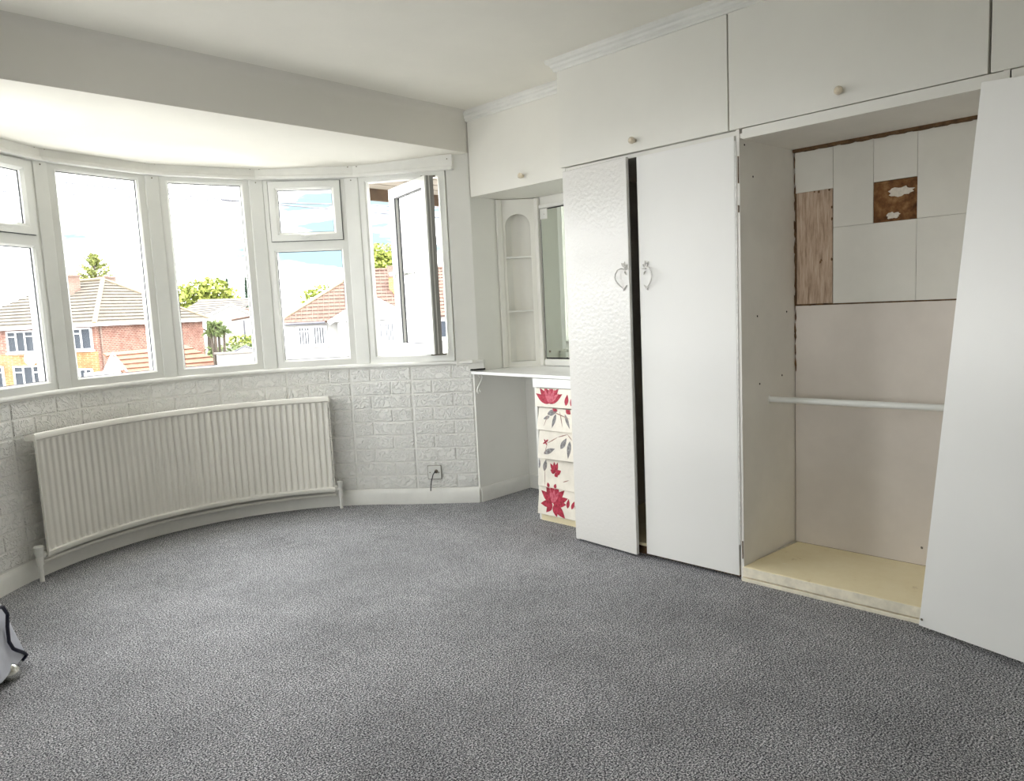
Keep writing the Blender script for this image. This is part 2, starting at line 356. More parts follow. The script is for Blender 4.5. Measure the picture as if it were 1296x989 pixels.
# skirtings
def skirt(path_in, h, th, name, label):
    mb = MB(); fr = []
    for i, p in enumerate(path_in):
        a = path_in[max(i - 1, 0)]; b = path_in[min(i + 1, len(path_in) - 1)]
        d = Vector((b[0] - a[0], b[1] - a[1], 0)).normalized(); nr = Vector((-d.y, d.x, 0))
        if nr.dot(Vector((CX, CY - .6, 0)) - Vector((p[0], p[1], 0))) < 0: nr = -nr
        fr.append(((p[0], p[1], 0), nr, (0, 0, 1)))
    mb.sweep(fr, [(0, 0), (th, 0), (th, h * .72), (th * .75, h * .86), (th * .35, h), (0, h)])
    return struct(mb, name, M['trim'], label, smooth=True)
skirt(bay_path(1.405, 60), .098, .022, 'baseboard_bay', 'white painted curved skirting board below the radiator')
skirt([(BX - .0, FY), (3.15, FY)], .095, .016, 'baseboard_niche', 'short white skirting board under the dresser top')
struct(MB().box(BX - .016, BX, 2.88, FY - .016, 0, .095), 'baseboard_right', M['trim'], 'white skirting at the back of the dresser knee space', bevel=.004)
# front wall pieces round the dresser: knee-space wall and upper niche wall, plus window jamb
rw = MB().prism([(3.147, FY, 0), (BX + .02, FY, 0), (BX + .02, FY + .22, 0), (3.147, FY + .03, 0)], (0, 0, .905))
rw.prism([(DX, FY, .905), (BX + .02, FY, .905), (BX + .02, FY + .22, .905), (3.12, FY + .22, .905), (3.065, 3.515, .905)], (0, 0, SOF - .905))
struct(rw, 'wall_niche', M['wall'], 'white wall return between the open casement and the dresser alcove')
# left mirror image of the jamb (outside the frame)
struct(MB().prism([(.04, FY, 0), (.165, 3.515, 0), (.11, FY + .22, 0), (-.1, FY + .2, 0)], (0, 0, SOF)), 'wall_jamb', M['wall'], 'white wall return at the left end of the bay')

# sill
fr = []; sp = bay_path(1.405, 60)
for i, p in enumerate(sp):
    a = sp[max(i - 1, 0)]; b = sp[min(i + 1, len(sp) - 1)]
    d = Vector((b[0] - a[0], b[1] - a[1], 0)).normalized(); nr = Vector((-d.y, d.x, 0))
    if nr.dot(Vector((CX, CY - .6, 0)) - Vector((p[0], p[1], 0))) < 0: nr = -nr
    fr.append(((p[0], p[1], SILL_B), nr, (0, 0, 1)))
sm = MB().sweep(fr, [(-.20, 0), (.012, 0), (.020, .004), (.022, .013), (.018, .022), (.010, .026), (-.20, .026)])
sill = struct(sm, 'trim_1', M['trim'], 'white curved window sill running round the bay', smooth=True)
MB().prism([(3.11, 3.47, SILL_B), (3.20, 3.405, SILL_B), (3.235, 3.43, SILL_B), (3.20, 3.50, SILL_B)], (0, 0, .02)).build('sill_end', M['trim'], sill, bevel=.003)
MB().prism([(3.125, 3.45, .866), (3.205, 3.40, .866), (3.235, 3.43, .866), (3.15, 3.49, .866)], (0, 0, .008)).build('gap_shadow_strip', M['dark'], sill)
MB().prism([(3.115, 3.46, .876), (3.20, 3.405, .876), (3.235, 3.43, .876), (3.15, 3.49, .876)], (0, 0, .034)).build('sill_packer', M['trim'], sill)

# ------------------------------------------------------------------ bay windows
WZ0, WZ1 = .936, 2.135
FAC = [((2.737, 3.990), (3.055, 3.520)), ((2.285, 4.372), (2.680, 4.059)), ((1.717, 4.536), (2.211, 4.409)), ((1.122, 4.452), (1.639, 4.540)), ((.618, 4.131), (1.052, 4.424)), ((.175, 3.520), (.560, 4.075))]
FAC = [(a, b) if a[0] < b[0] else (b, a) for a, b in FAC]     # a = left end seen from inside
DEPTH = .065
def facet_frame(a, b):
    a = Vector((a[0], a[1], 0)); b = Vector((b[0], b[1], 0)); u = (b - a).normalized(); n = Vector((-u.y, u.x, 0))
    if n.dot(Vector((CX, CY, 0)) - a) > 0: n = -n      # n = outward
    return a, u, n, (b - a).length
def ring(mb, a, u, n, x0, x1, z0, z1, w, d0, d1, chamf=.010):
    # mitred rectangular frame with a chamfered inner edge, x along u, depth along n
    Z = Vector((0, 0, 1))
    def P(x, z, d): return a + u * x + Z * z + n * d
    wl = w if isinstance(w, tuple) else (w, w, w, w)     # left, right, bottom, top
    o = [(x0, z0), (x1, z0), (x1, z1), (x0, z1)]; i0 = [(x0 + wl[0] - chamf, z0 + wl[2] - chamf), (x1 - wl[1] + chamf, z0 + wl[2] - chamf), (x1 - wl[1] + chamf, z1 - wl[3] + chamf), (x0 + wl[0] - chamf, z1 - wl[3] + chamf)]
    i1 = [(x0 + wl[0], z0 + wl[2]), (x1 - wl[1], z0 + wl[2]), (x1 - wl[1], z1 - wl[3]), (x0 + wl[0], z1 - wl[3])]
    vs = [P(*p, d0) for p in o] + [P(*p, d0) for p in i0] + [P(*p, d0 + chamf) for p in i1] + [P(*p, d1) for p in i1] + [P(*p, d1) for p in o]
    fs = []
    for k in range(4):
        j = (k + 1) % 4
        for q in range(5):
            A, B = q * 4, ((q + 1) % 5) * 4
            fs.append((A + k, A + j, B + j, B + k))
    mb.add(vs, fs); return mb
def pane(a, u, n, x0, x1, z0, z1, d, parent, name='glass_pane'):
    Z = Vector((0, 0, 1)); p = a + u * x0 + Z * z0 + n * d
    mb = MB().add([p, p + u * (x1 - x0), p + u * (x1 - x0) + Z * (z1 - z0), p + Z * (z1 - z0)], [(0, 1, 2, 3)])
    return mb.build(name, M['glass'], parent)
def gasket(a, u, n, x0, x1, z0, z1, d, parent):
    return ring(MB(), a, u, n, x0 - .001, x1 + .001, z0 - .001, z1 + .001, .005, d, d + .006, .002).build('gasket', M['gasket'], parent)
winlab = ['right hand bay window with its casement swung wide open', 'bay window with a closed top vent and a small handle, left of the open casement', 'plain fixed pane in the middle of the bay, green trees behind it', 'plain fixed pane in front of the red brick house and conifer', 'leftmost bay window with a top vent, cut by the photo edge', 'bay window beyond the left edge of the photo']
for wi, (a_, b_) in enumerate(FAC):
    a, u, n, ln = facet_frame(a_, b_)
    W = thing('window_%d' % (wi + 1), winlab[wi], None, (a.x, a.y, WZ0), kind='structure')
    portal(a_, b_, WZ0, WZ1)
    hs = (wi in (1, 4))
    if not hs:
        f = ring(MB(), a, u, n, 0, ln, WZ0, WZ1, .048, 0, DEPTH).build('frame', M['upvc'], W)
        if wi != 0:
            pane(a, u, n, .046, ln - .046, WZ0 + .046, WZ1 - .046, .03, f); gasket(a, u, n, .048, ln - .048, WZ0 + .048, WZ1 - .048, .02, f)
    else:
        TR = 1.700
        f = MB(); ring(f, a, u, n, 0, ln, WZ0, TR + .005, (.048, .048, .048, .030), 0, DEPTH); ring(f, a, u, n, 0, ln, TR + .005, WZ1, (.035, .035, .040, .030), 0, DEPTH)
        f = f.build('frame', M['upvc'], W)
        pane(a, u, n, .046, ln - .046, WZ0 + .046, TR - .02, .03, f); gasket(a, u, n, .048, ln - .048, WZ0 + .048, TR - .025, .02, f)
        v0, v1 = TR + .040, WZ1 - .026
        s = ring(MB(), a, u, n, .032, ln - .032, v0, v1, .052, -.014, DEPTH * .7, .014).build('vent_sash', M['upvc'], W)
        ring(MB(), a, u, n, .029, ln - .029, v0 - .003, v1 + .003, .004, -.001, .004, .001).build('sash_gap', M['gasket'], s)
        pane(a, u, n, .08, ln - .08, v0 + .05, v1 - .05, .02, s); gasket(a, u, n, .084, ln - .084, v0 + .052, v1 - .052, .01, s)
        hb = a + u * (ln * .5 - .005) + Vector((0, 0, v0 + .026)) - n * .014
        h = MB().obox(hb - u * .035 - n * .012 - Vector((0, 0, .009)), u * .05, n * .012, (0, 0, .018))
        h.obox(hb - u * .005 - n * .026 - Vector((0, 0, .006)), u * .07, n * .012, (0, 0, .014)).obox(hb - u * .01 - n * .024 - Vector((0, 0, .008)), u * .02, n * .02, (0, 0, .016))
        h.build('handle', M['chrome' if wi == 9 else 'upvc'], s, bevel=.003)
    if wi == 0:
        # the opened sash hangs outside on the right hand side
        sa = Vector((2.925, 3.56, 0)); far = Vector((3.060, 4.115, 0)); su = (far - sa).normalized(); sn = Vector((-su.y, su.x, 0))
        if sn.x > 0: sn = -sn                       # inner face looks left, towards the camera
        sl = (far - sa).length
        s = ring(MB(), sa, su, -sn, 0, sl, .985, 2.085, .062, 0, .058, .012).build('casement_sash', M['upvc'], W)
        pane(sa, su, -sn, .06, sl - .06, 1.045, 2.025, .03, s); ring(MB(), sa, su, -sn, .060, sl - .060, 1.044, 2.026, .007, .012, .020, .002).build('gasket', M['gasket'], s)
        hp = sa + su * (sl - .03) + Vector((0, 0, 1.52)) + sn * .0
        MB().obox(hp - su * .012 - Vector((0, 0, .03)), su * .024, sn * .012, (0, 0, .06)).obox(hp - su * .11 + sn * .03 - Vector((0, 0, .008)), su * .12, sn * .012, (0, 0, .018)).obox(hp - su * .01 - Vector((0, 0, .01)), su * .02, sn * .04, (0, 0, .02)).build('handle', M['upvc'], s, bevel=.003)
        [MB().obox(sa - su * .003 + Vector((0, 0, .985)) - sn * dd, su * .003, sn * w_, (0, 0, 1.1)).build('seal_shade_strip', M['seal_shade'], s) for dd, w_ in ((.026, .016), (.058, .024))]  # grey strips: gasket plus the shade on the sash edge, put into colour
        a0 = a + u * (ln - .06); MB().obox((a0.x, a0.y, .975), u * .01 - n * .0, n * .012, (0, 0, .01)).tube([(a0.x, a0.y, .980), (sa.x + .03, sa.y + .07, .980)], .006, 6).tube([(a0.x, a0.y, 2.09), (sa.x + .03, sa.y + .07, 2.09)], .006, 6).build('friction_stay', M['screw'], W)
# added side window in the left wall, unseen, brings fill light to the wardrobes
a, u, n, ln = Vector((RX0 - .05, LW0, 0)), Vector((0, 1, 0)), Vector((-1, 0, 0)), LW1 - LW0
W = thing('window_7', 'added white side window in the left wall, unseen behind the camera, for fill light', None, (RX0, LW0, LZ0), kind='structure')
for x0, x1 in ((0, ln / 2), (ln / 2, ln)):
    f = ring(MB(), a, u, n, x0, x1, LZ0, LZ1, .048, 0, DEPTH).build('frame', M['upvc'], W); pane(a, u, n, x0 + .046, x1 - .046, LZ0 + .046, LZ1 - .046, .03, f)
portal((RX0 - .05, LW0), (RX0 - .05, LW1), LZ0, LZ1)
# posts between the facets
for k in range(5):
    r = FAC[k][0]; l = FAC[k + 1][1]
    a = Vector((l[0], l[1], 0)); b = Vector((r[0], r[1], 0)); u = (b - a).normalized(); n = Vector((-u.y, u.x, 0))
    if n.dot(Vector((CX, CY, 0)) - a) > 0: n = -n
    w = (b - a).length
    pm = MB().prism([a + Vector((0, 0, WZ0)) + u * .001 - n * .006, b + Vector((0, 0, WZ0)) - u * .001 - n * .006, b + u * .02 + n * .08 + Vector((0, 0, WZ0)), a - u * .02 + n * .08 + Vector((0, 0, WZ0))], (0, 0, WZ1 - WZ0))
    p = struct(pm, 'trim_%d' % (k + 2), M['upvc'], ['white bay post between the open casement and the vented window', 'white bay post left of the vented window', 'white bay post between the two plain panes', 'white bay post right of the leftmost vented window', 'white bay post beyond the left photo edge'][k], bevel=.003)
    sc_ = a + u * w * .5 - n * .007 + Vector((0, 0, WZ1 - .03)); MB().lathe(sc_, -n, [(0, .004), (.002, .004), (.003, .001)], 8).build('screw', M['screw'], p)
# head board (with bead) above the windows, in facet lengths
hpts = [(3.085, 3.475)] + [pol(a, 1.415) for a in (38.9, 63.5, 87.8, 112, 136)] + [(.145, 3.475)]
hb = MB(); bd = MB()
for i in range(len(hpts) - 1):
    a, u, n, ln = facet_frame(*( (hpts[i], hpts[i + 1]) if hpts[i][0] < hpts[i + 1][0] else (hpts[i + 1], hpts[i])))
    hb = MB().obox(a + Vector((0, 0, 2.138)) - n * .012 - u * .002, u * (ln + .004), n * .13, (0, 0, .075))
    o = struct(hb, 'trim_%d' % (i + 7), M['trim'], ['weathered white head board above the open casement', 'white head board above the vented window left of the casement', 'white head board above the middle plain pane', 'white head board above the pane with the conifer', 'white head board above the leftmost window', 'white head board beyond the left photo edge'][i], bevel=.002)
    MB().obox(a + Vector((0, 0, 2.120)) - n * .026 - u * .004, u * (ln + .008), n * .05, (0, 0, .022)).build('bead', M['trim'], o, bevel=.005)
    for t in (.03, ln - .03):
        sc_ = a + u * t - n * .012 + Vector((0, 0, 2.185)); MB().lathe(sc_, -n, [(0, .004), (.002, .0035), (.0025, .001)], 8).build('screw', M['screw'], o)

# ------------------------------------------------------------------ radiator
RZ0, RZ1 = .118, .745; RA0, RA1 = 48.9, 125.0; RF = 1.305
rad = thing('radiator', 'long curved white ribbed panel radiator under the bay window', 'radiator', (*pol(87, RF), 0))
def arc_grid(prof_r, z0, z1, a0, a1, n):
    mb = MB(); vs = []
    for i in range(n + 1):
        a = a0 + (a1 - a0) * i / n
        for z, dr in ((z0, 0), (z0 + .02, 1), (z1 - .02, 1), (z1, 0)):
            vs.append((*pol(a, prof_r(i) * (1 if dr else 0) + (RF if not dr else 0)), z))
    fs = [(i * 4 + k, (i + 1) * 4 + k, (i + 1) * 4 + k + 1, i * 4 + k + 1) for i in range(n) for k in range(3)]
    return mb.add(vs, fs)
ribs = 46; per = 8
def pr(i):
    ph = (i % per) / per
    return RF + (.0 if ph < .5 else (.009 if .55 < ph < .95 else .006))
g = arc_grid(pr, RZ0 + .028, RZ1 - .030, RA0 + .4, RA1 - .4, ribs * per); g.build('front_panel', M['rad'], rad, smooth=True)
arcf = [((*pol(RA0 + (RA1 - RA0) * i / 60, RF), 0), (-math.cos(R_(RA0 + (RA1 - RA0) * i / 60)), -math.sin(R_(RA0 + (RA1 - RA0) * i / 60)), 0), (0, 0, 1)) for i in range(61)]
MB().sweep(arcf, [(-.055, RZ1 - .012), (-.01, RZ1), (.004, RZ1 - .002), (.010, RZ1 - .012), (.010, RZ1 - .030), (.002, RZ1 - .036), (-.02, RZ1 - .036), (-.055, RZ1 - .036)]).build('top_rail', M['rad'], rad, smooth=True)
MB().sweep(arcf, [(-.02, RZ0), (.004, RZ0), (.009, RZ0 + .006), (.009, RZ0 + .024), (.002, RZ0 + .030), (-.02, RZ0 + .030)]).build('bottom_rail', M['rad'], rad, smooth=True)
MB().sweep(arcf[2:-2], [(-.062, RZ0 - .006), (-.046, RZ0 - .006), (-.046, RZ1 - .03), (-.062, RZ1 - .03)]).build('rear_panel', M['rad'], rad, smooth=True)
MB().tube([(*pol(RA0 + (RA1 - RA0) * i / 40, RF + .035), RZ0 - .028) for i in range(41)], .011, 8).build('feed_pipe', M['rad'], rad, smooth=True)
for sgn, ang in ((-1, RA0), (1, RA1)):
    e0 = Vector((*pol(ang, RF - .012), 0)); dd = Vector((math.cos(R_(ang)), math.sin(R_(ang)), 0))
    MB().obox(e0 + Vector((0, 0, RZ0 + .01)), dd * .012, Vector((-dd.y, dd.x, 0)) * .004 * sgn, (0, 0, RZ1 - RZ0 - .02)).build('end_edge', M['rad'], rad)
    vx = Vector((*pol(ang + sgn * 1.3, RF + .022), 0)); ve = Vector((*pol(ang - sgn * .6, RF + .015), 0))
    vm = MB(); vm.tube([vx + Vector((0, 0, .0)), vx + Vector((0, 0, .10))], .011, 10).tube([vx + Vector((0, 0, .085)), vx + Vector((0, 0, .128))], .017, 10)
    vm.tube([vx + Vector((0, 0, .128)), ve + Vector((0, 0, .135))], .014, 10)
    vv = vm.build('valve', M['trim'], rad, smooth=True)
    MB().lathe(vx + Vector((0, 0, .128)), (0, 0, 1), [(0, .016), (.012, .020), (.05, .023), (.056, .018)] if sgn > 0 else [(0, .010), (.02, .013), (.03, .018), (.05, .019), (.055, .012)], 12).build('valve_cap', M['upvc'], vv, smooth=True)
    MB().lathe(ve + Vector((0, 0, .135)) - (ve - vx).normalized() * .014, (ve - vx), [(0, .018), (.010, .018)], 10).build('union_nut', M['chrome'], vv)
MB().obox(Vector((*pol(RA1, RF + .01), RZ1 - .030)), (.004, -.003, 0), (.010, .012, 0), (0, 0, .014)).build('vent_plug', M['dark'], rad)

# ------------------------------------------------------------------ wall socket on the bricks
sp_, sn_ = along(.29)
spv = Vector((*sp_, 0)); snv = Vector((sn_.x, sn_.y, 0)).normalized(); suv = Vector((-snv.y, snv.x, 0))
if suv.x < 0: suv = -suv
sk = thing('wall_socket', 'small white outlet plate low on the brick wall with a black cable hanging from it', 'socket', (spv.x, spv.y, .20))
pl = MB().obox(spv + snv * .006 - suv * .043 + Vector((0, 0, .165)), suv * .086, snv * .012, (0, 0, .086)).build('face_plate', M['upvc'], sk, bevel=.004)
MB().obox(spv + snv * .010 - suv * .0455 + Vector((0, 0, .1625)), suv * .091, snv * .003, (0, 0, .091)).build('backing', M['screw'], sk)
for dx in (-.03, .03): MB().lathe(spv + snv * .018 + suv * dx + Vector((0, 0, .208)), snv, [(0, .004), (.002, .003)], 8).build('screw', M['screw'], sk)
c0 = spv + snv * .018 + Vector((0, 0, .215))
MB().tube([c0 + suv * .012, c0 + snv * .02 + suv * .008 + Vector((0, 0, .004)), c0 + snv * .032 - suv * .004 - Vector((0, 0, .014)), c0 + snv * .03 - suv * .018 - Vector((0, 0, .06)), c0 + snv * .022 - suv * .026 - Vector((0, 0, .105)), c0 + snv * .02 - suv * .028 - Vector((0, 0, .125))], .0035, 6).build('cable', M['black'], sk, smooth=True)
MB().lathe(c0 + suv * .012, snv, [(0, .013), (.008, .012), (.012, .006)], 10).build('outlet_boss', M['screw'], sk, smooth=True)

# ------------------------------------------------------------------ dresser recess
wt = thing('worktop', 'white gloss dressing table top fitted under the niche beside the window', 'worktop', (3.3, 3.0, .86))
MB().prism([(3.138, 3.482, .842), (3.085, 2.634, .842), (3.078, 2.465, .842), (BX - .002, 2.465, .842), (BX - .002, FY - .002, .842), (3.16, FY - .002, .842)], (0, 0, .018)).build('top_board', M['worktop'], wt, bevel=.002)
bx, by = 3.175, 3.425
scr = [(0, 0)]
pts = []
for i in range(15):
    a = R_(200 - i * 20); pts.append((.012 * (1 - i / 22) * math.cos(a) + .010, -.018 + .012 * (1 - i / 22) * math.sin(a)))
upper = [(.020 + .011 * math.cos(R_(a)), .826 - .012 + .010 * math.sin(R_(a))) for a in (200, 240, 290, 340, 20, 60, 90)]
path = [(.014, .818), (.008, .826), (.002, .832), (.012, .838), (.026, .836), (.034, .826), (.033, .812), (.024, .795), (.010, .775), (-.006, .757), (-.014, .740), (-.013, .726), (-.004, .717), (.008, .718), (.014, .727), (.010, .736), (.002, .735)]
MB().tube([(bx - .01 + p[0] * 1.0, by, p[1]) for p in path], .0055, 6).build('scroll_bracket', M['trim'], wt, smooth=True)

ch = thing('drawer_chest', 'narrow five drawer chest with crooked red floral fronts under the dresser top', 'drawers', (3.3, 2.66, 0))
CY0, CY1 = 2.468, 2.868
MB().box(3.074, 3.088, 2.468, 2.868, .79, .841).build('apron', M['worktop'], ch, bevel=.002)
MB().box(3.088, BX - .02, CY1 - .018, CY1, 0.0, .841).build('side_panel', M['trim'], ch, bevel=.001)
MB().box(3.088, BX - .02, CY0, CY0 + .016, 0.0, .841).build('side_panel', M['trim'], ch)
MB().box(BX - .035, BX - .02, CY0 + .016, CY1 - .018, 0.0, .841).build('back_panel', M['inner'], ch)
MB().box(3.084, 3.10, CY0 + .016, CY1 - .018, 0.0, .045).build('plinth', M['cream'], ch)
MB().box(3.115, 3.125, CY0 + .016, CY1 - .018, .045, .80).build('inner_carcass', M['stain'], ch)
zs = [.788, .676, .543, .377, .207, .042]
leans = [(.010, .022), (.0, .026), (.010, .034), (.000, .018), (.004, .030)]; rolls = [-.8, .6, -1.0, 1.3, -.4]; inset = [.014, .024, .028, .006, .004]
def petal_pts(cx, cz, ln, wd, ang, n=9):
    out = []
    for i in range(n + 1):
        t = i / n; w = wd * math.sin(math.pi * t ** .8) * .5; out.append((t * ln, w))
    for i in range(n - 1, 0, -1):
        t = i / n; w = wd * math.sin(math.pi * t ** .8) * .5; out.append((t * ln, -w))
    c, s = math.cos(ang), math.sin(ang)
    return [(cx + c * x - s * y, cz + s * x + c * y) for x, y in out]
FL = {   # prints per drawer, coordinates: (from left edge in m, height above lower edge, length, width, angle deg)
 0: [('red', [(.105, .022, .115, .040, a) for a in (152, 130, 108, 78, 52, 30)] + [(.12, .03, .09, .034, 172), (.12, .02, .07, .04, 64), (.105, .02, .08, .036, 94)]), ('pink', [(.11, .025, .09, .022, a) for a in (118, 92, 66, 40)]), ('red', [(.232, .015, .065, .028, 82), (.268, .015, .07, .028, 72)])],
 1: [('leaf_grey', [(.07, .092, .080, .034, 18), (.135, .098, .085, .024, -105), (.20, .10, .09, .02, -60), (.09, .08, .05, .02, 200)]), ('red', [(.105, .128, .04, .025, -20), (.205, .128, .045, .03, -35)]), ('stem_print', [(.10, .11, .15, .006, -14), (.16, .115, .10, .006, -70), (.05, .02, .09, .004, 70)])],
 2: [('leaf_grey', [(.045, .030, .09, .030, 22), (.17, .066, .075, .032, 58), (.235, .115, .10, .03, -94)]), ('stem_print', [(.07, .09, .09, .006, 28), (.145, .13, .08, .006, 16), (.05, .02, .09, .004, 75), (.215, .15, .05, .005, -40)]), ('red', [(.055, .095, .026, .011, 40), (.055, .095, .022, .01, 130), (.055, .095, .024, .01, 210), (.055, .095, .02, .01, 300)])],
 3: [('red', [(.13, .09, .065, .026, a) for a in (100, 75, 128)] + [(.135, .085, .045, .03, 30), (.13, .09, .03, .03, -50), (.13, .09, .04, .028, 160)]), ('leaf_grey', [(.005, .10, .075, .03, 100), (.045, .09, .07, .03, 80)]), ('stem_print', [(.055, .0, .14, .004, 92), (.19, .045, .05, .006, 20)]), ('red', [(.085, -.0, .03, .022, 110), (.13, .0, .03, .022, 75)])],
 4: [('red', [(.115, .075, .115, .046, a) for a in (148, 122, 100, 74, 46, 20)] + [(.115, .072, .10, .042, 4), (.11, .07, .09, .042, 186), (.11, .07, .07, .038, 232), (.125, .07, .075, .042, 290), (.13, .065, .105, .044, 322)]), ('pink', [(.115, .075, .085, .024, a) for a in (112, 88, 60)]), ('red', [(.225, .06, .055, .024, 85), (.255, .06, .05, .022, 70), (.285, .06, .05, .022, 80)])],
}
for k in range(5):
    z1, z0 = zs[k] - .003, zs[k + 1] + .003; yl = CY1 - inset[k] - .006; yr = CY0 + .02
    xt, xb = 3.088 - leans[k][0], 3.088 - leans[k][1]; ro = math.tan(R_(rolls[k]))
    W_ = yl - yr
    def PT(s, h, out=0.0):    # s from left edge, h above lower edge
        y = yl - s; f = h / (z1 - z0); return Vector((xb + (xt - xb) * f - out, y, z0 + h - s * ro * .5))
    H_ = z1 - z0
    fm = MB().add([PT(0, 0), PT(W_, 0), PT(W_, H_), PT(0, H_), PT(0, 0, -.014), PT(W_, 0, -.014), PT(W_, H_, -.014), PT(0, H_, -.014)], [(0, 1, 2, 3), (7, 6, 5, 4), (0, 4, 5, 1), (1, 5, 6, 2), (2, 6, 7, 3), (3, 7, 4, 0)])
    d = fm.build('drawer', M['paper'], ch, bevel=.0015)
    lift = 0
    for (mk, pl_) in FL[k]:
        pm = MB(); single = mk in ('leaf_grey', 'stem_print') or len(pl_) <= 3; nm_ = {'red': 'red_flower_print', 'pink': 'pink_flower_print', 'leaf_grey': 'grey_leaf_print', 'stem_print': 'stem_print'}[mk]
        for (s, h, l, w, a) in pl_:
            if single: pm = MB()
            poly = [(p[0], min(max(p[1], .001), H_ - .001)) for p in petal_pts(s, h, l, w, R_(a))]
            lift += 1; pm.add([PT(max(.001, p[0]), p[1], .0006 + lift * .00004) for p in poly], [tuple(range(len(poly)))])
            if single: pm.build(nm_, M[mk], d)
        if not single: pm.build(nm_, M[mk], d)

# corner shelf unit with arched opening
cu = thing('corner_shelf_unit', 'white corner display niche with an arched opening and thin shelves above the dressing table', 'shelf', (3.53, 3.35, .86))
ca = Vector((3.44, FY - .004, 0)); cb_ = Vector((BX - .012, 3.265, 0)); cuu = (cb_ - ca).normalized(); cl = (cb_ - ca).length; cn = Vector((-cuu.y, cuu.x, 0))
if cn.x > 0: cn = -cn         # towards the room
ZT = 1.955; o0, o1, ob, oa = .035, cl - .045, .885, 1.800; rr = (o1 - o0) / 2; mc = (o0 + o1) / 2
arch = [(mc + rr * math.cos(R_(180 - 180 * i / 16)), oa - .02 + rr * math.sin(R_(180 - 180 * i / 16))) for i in range(17)]
def CP(s, z, d=0): return ca + cuu * s + Vector((0, 0, z)) + cn * d
fm = MB()
def plate(poly, t=.014): fm.prism([CP(*p, -t) for p in poly], cn * t)
plate([(0, .86), (o0, .86), (o0, arch[0][1]), (0, arch[0][1])]); plate([(o1, .86), (cl, .86), (cl, arch[0][1]), (o1, arch[0][1])]); plate([(o0, .86), (o1, .86), (o1, ob), (o0, ob)])
for i in range(16): plate([arch[i], arch[i + 1], (arch[i + 1][0] if i < 15 else cl, ZT), (arch[i][0] if i > 0 else 0, ZT)] if 0 < i < 15 else ([arch[0], arch[1], (arch[1][0], ZT), (0, ZT), (0, arch[0][1])] if i == 0 else [arch[15], arch[16], (cl, arch[16][1]), (cl, ZT), (arch[15][0], ZT)]))
fm.build('face_frame', M['cabinet'], cu)
nm = MB(); q = 14; vs = []
for i in range(q + 1):
    a = R_(180 - 180 * i / q); s = mc + (rr + .004) * math.cos(a); dd = -.014 - (rr + .0) * .98 * math.sin(a)
    vs += [CP(s, .86, dd), CP(s, ZT, dd)]
nm.add(vs, [(2 * i, 2 * i + 2, 2 * i + 3, 2 * i + 1) for i in range(q)]); nm.build('niche_shell', M['cabinet'], cu, smooth=True)
for z in (.883, 1.224, 1.578):
    MB().prism([CP(mc + (rr + .003) * math.cos(R_(180 - 180 * i / q)), z, -.014 - rr * .97 * math.sin(R_(180 - 180 * i / q))) for i in range(q + 1)] + [CP(o1, z, -.004), CP(o0, z, -.004)], (0, 0, .010)).build('shelf', M['trim'], cu)
MB().prism([(3.405, FY - .004, .86), (3.44, FY - .004, .86), (3.452, FY - .02, .86), (3.438, FY - .028, .86), (3.405, FY - .018, .86)], (0, 0, ZT - .86)).build('edge_trim', M['cabinet'], cu, bevel=.004)
MB().box(BX - .028, BX - .002, 3.243, 3.272, .86, ZT).build('edge_trim', M['cabinet'], cu, bevel=.005)

# wall mirror over the dresser
mi = thing('wall_mirror', 'frameless looking glass screwed to the wall over the white dressing table', 'mirror', (BX - .01, 2.85, .9))
MB().box(BX - .012, BX - .008, 2.50, 3.225, .915, 1.875).build('glass', M['mirror'], mi)
MB().box(BX - .009, BX - .003, 2.49, 3.232, .907, 1.882).build('backing_edge', M['dark'], mi)
for (y, z) in ((3.195, 1.845), (3.195, .955)): MB().lathe((BX - .012, y, z), (-1, 0, 0), [(0, .008), (.002, .008), (.004, .003)], 10).build('screw', M['screw'], mi)
MB().box(BX - .016, BX - .0085, 3.17, 3.228, 1.815, 1.88).build('corner_plate', M['trim'], mi)
dt = thing('mirror_surround', 'white moulded board framing the mirror above the dressing table', 'moulding', (BX, 2.85, .88))
MB().box(BX - .022, BX - .001, 2.47, 3.24, .861, .905).build('bottom_rail', M['trim'], dt, bevel=.006)
MB().box(BX - .022, BX - .001, 2.47, 3.24, 1.884, 1.91).build('top_rail', M['trim'], dt, bevel=.006)

# ------------------------------------------------------------------ cupboards
def knob(o, parent, r=.016):
    k = MB().lathe(o, (-1, 0, 0), [(0, .008), (.012, .007), (.016, r * .8), (.022, r), (.030, r * .95), (.036, r * .6), (.038, r * .5)], 18).build('knob', M['knob'], parent, smooth=True)
def overhead(y0, y1, x0, zb, zt, label, ky, kz, bottom=True, gap=.003):
    c = thing('overhead_cupboard', label, 'cupboard', (x0 + .2, (y0 + y1) / 2, zb), group='white overhead cupboards')
    bd = MB().box(x0 + .022, BX - .004, y0 + .002, y0 + .018, zb + .005, zt).box(x0 + .022, BX - .004, y1 - .018, y1 - .002, zb + .005, zt).box(x0 + .022, BX - .004, y0 + .018, y1 - .018, zb + .005, zb + .02).box(BX - .014, BX - .004, y0 + .018, y1 - .018, zb + .02, zt)
    bd.build('carcass', M['cabinet'], c)
    d = MB().box(x0, x0 + .02, y0 + gap, y1 - gap, zb, zt).build('door', M['cabinet'], c, bevel=.0015)
    if ky is not None: knob((x0, ky, kz), d)
    return c
overhead(1.531, 2.462, WX, 1.945, 2.415, 'overhead cupboard above the two closed wardrobe doors', 2.003, 1.993)
overhead(.601, 1.531, WX, 1.945, 2.415, 'overhead cupboard above the empty open wardrobe bay', 1.075, 1.998)
overhead(-.33, .599, WX, 1.945, 2.415, 'overhead cupboard at the right photo edge above the loose door', None, 0)
overhead(-1.30, -.332, WX, 1.945, 2.415, 'overhead cupboard out of view behind the camera', None, 0)
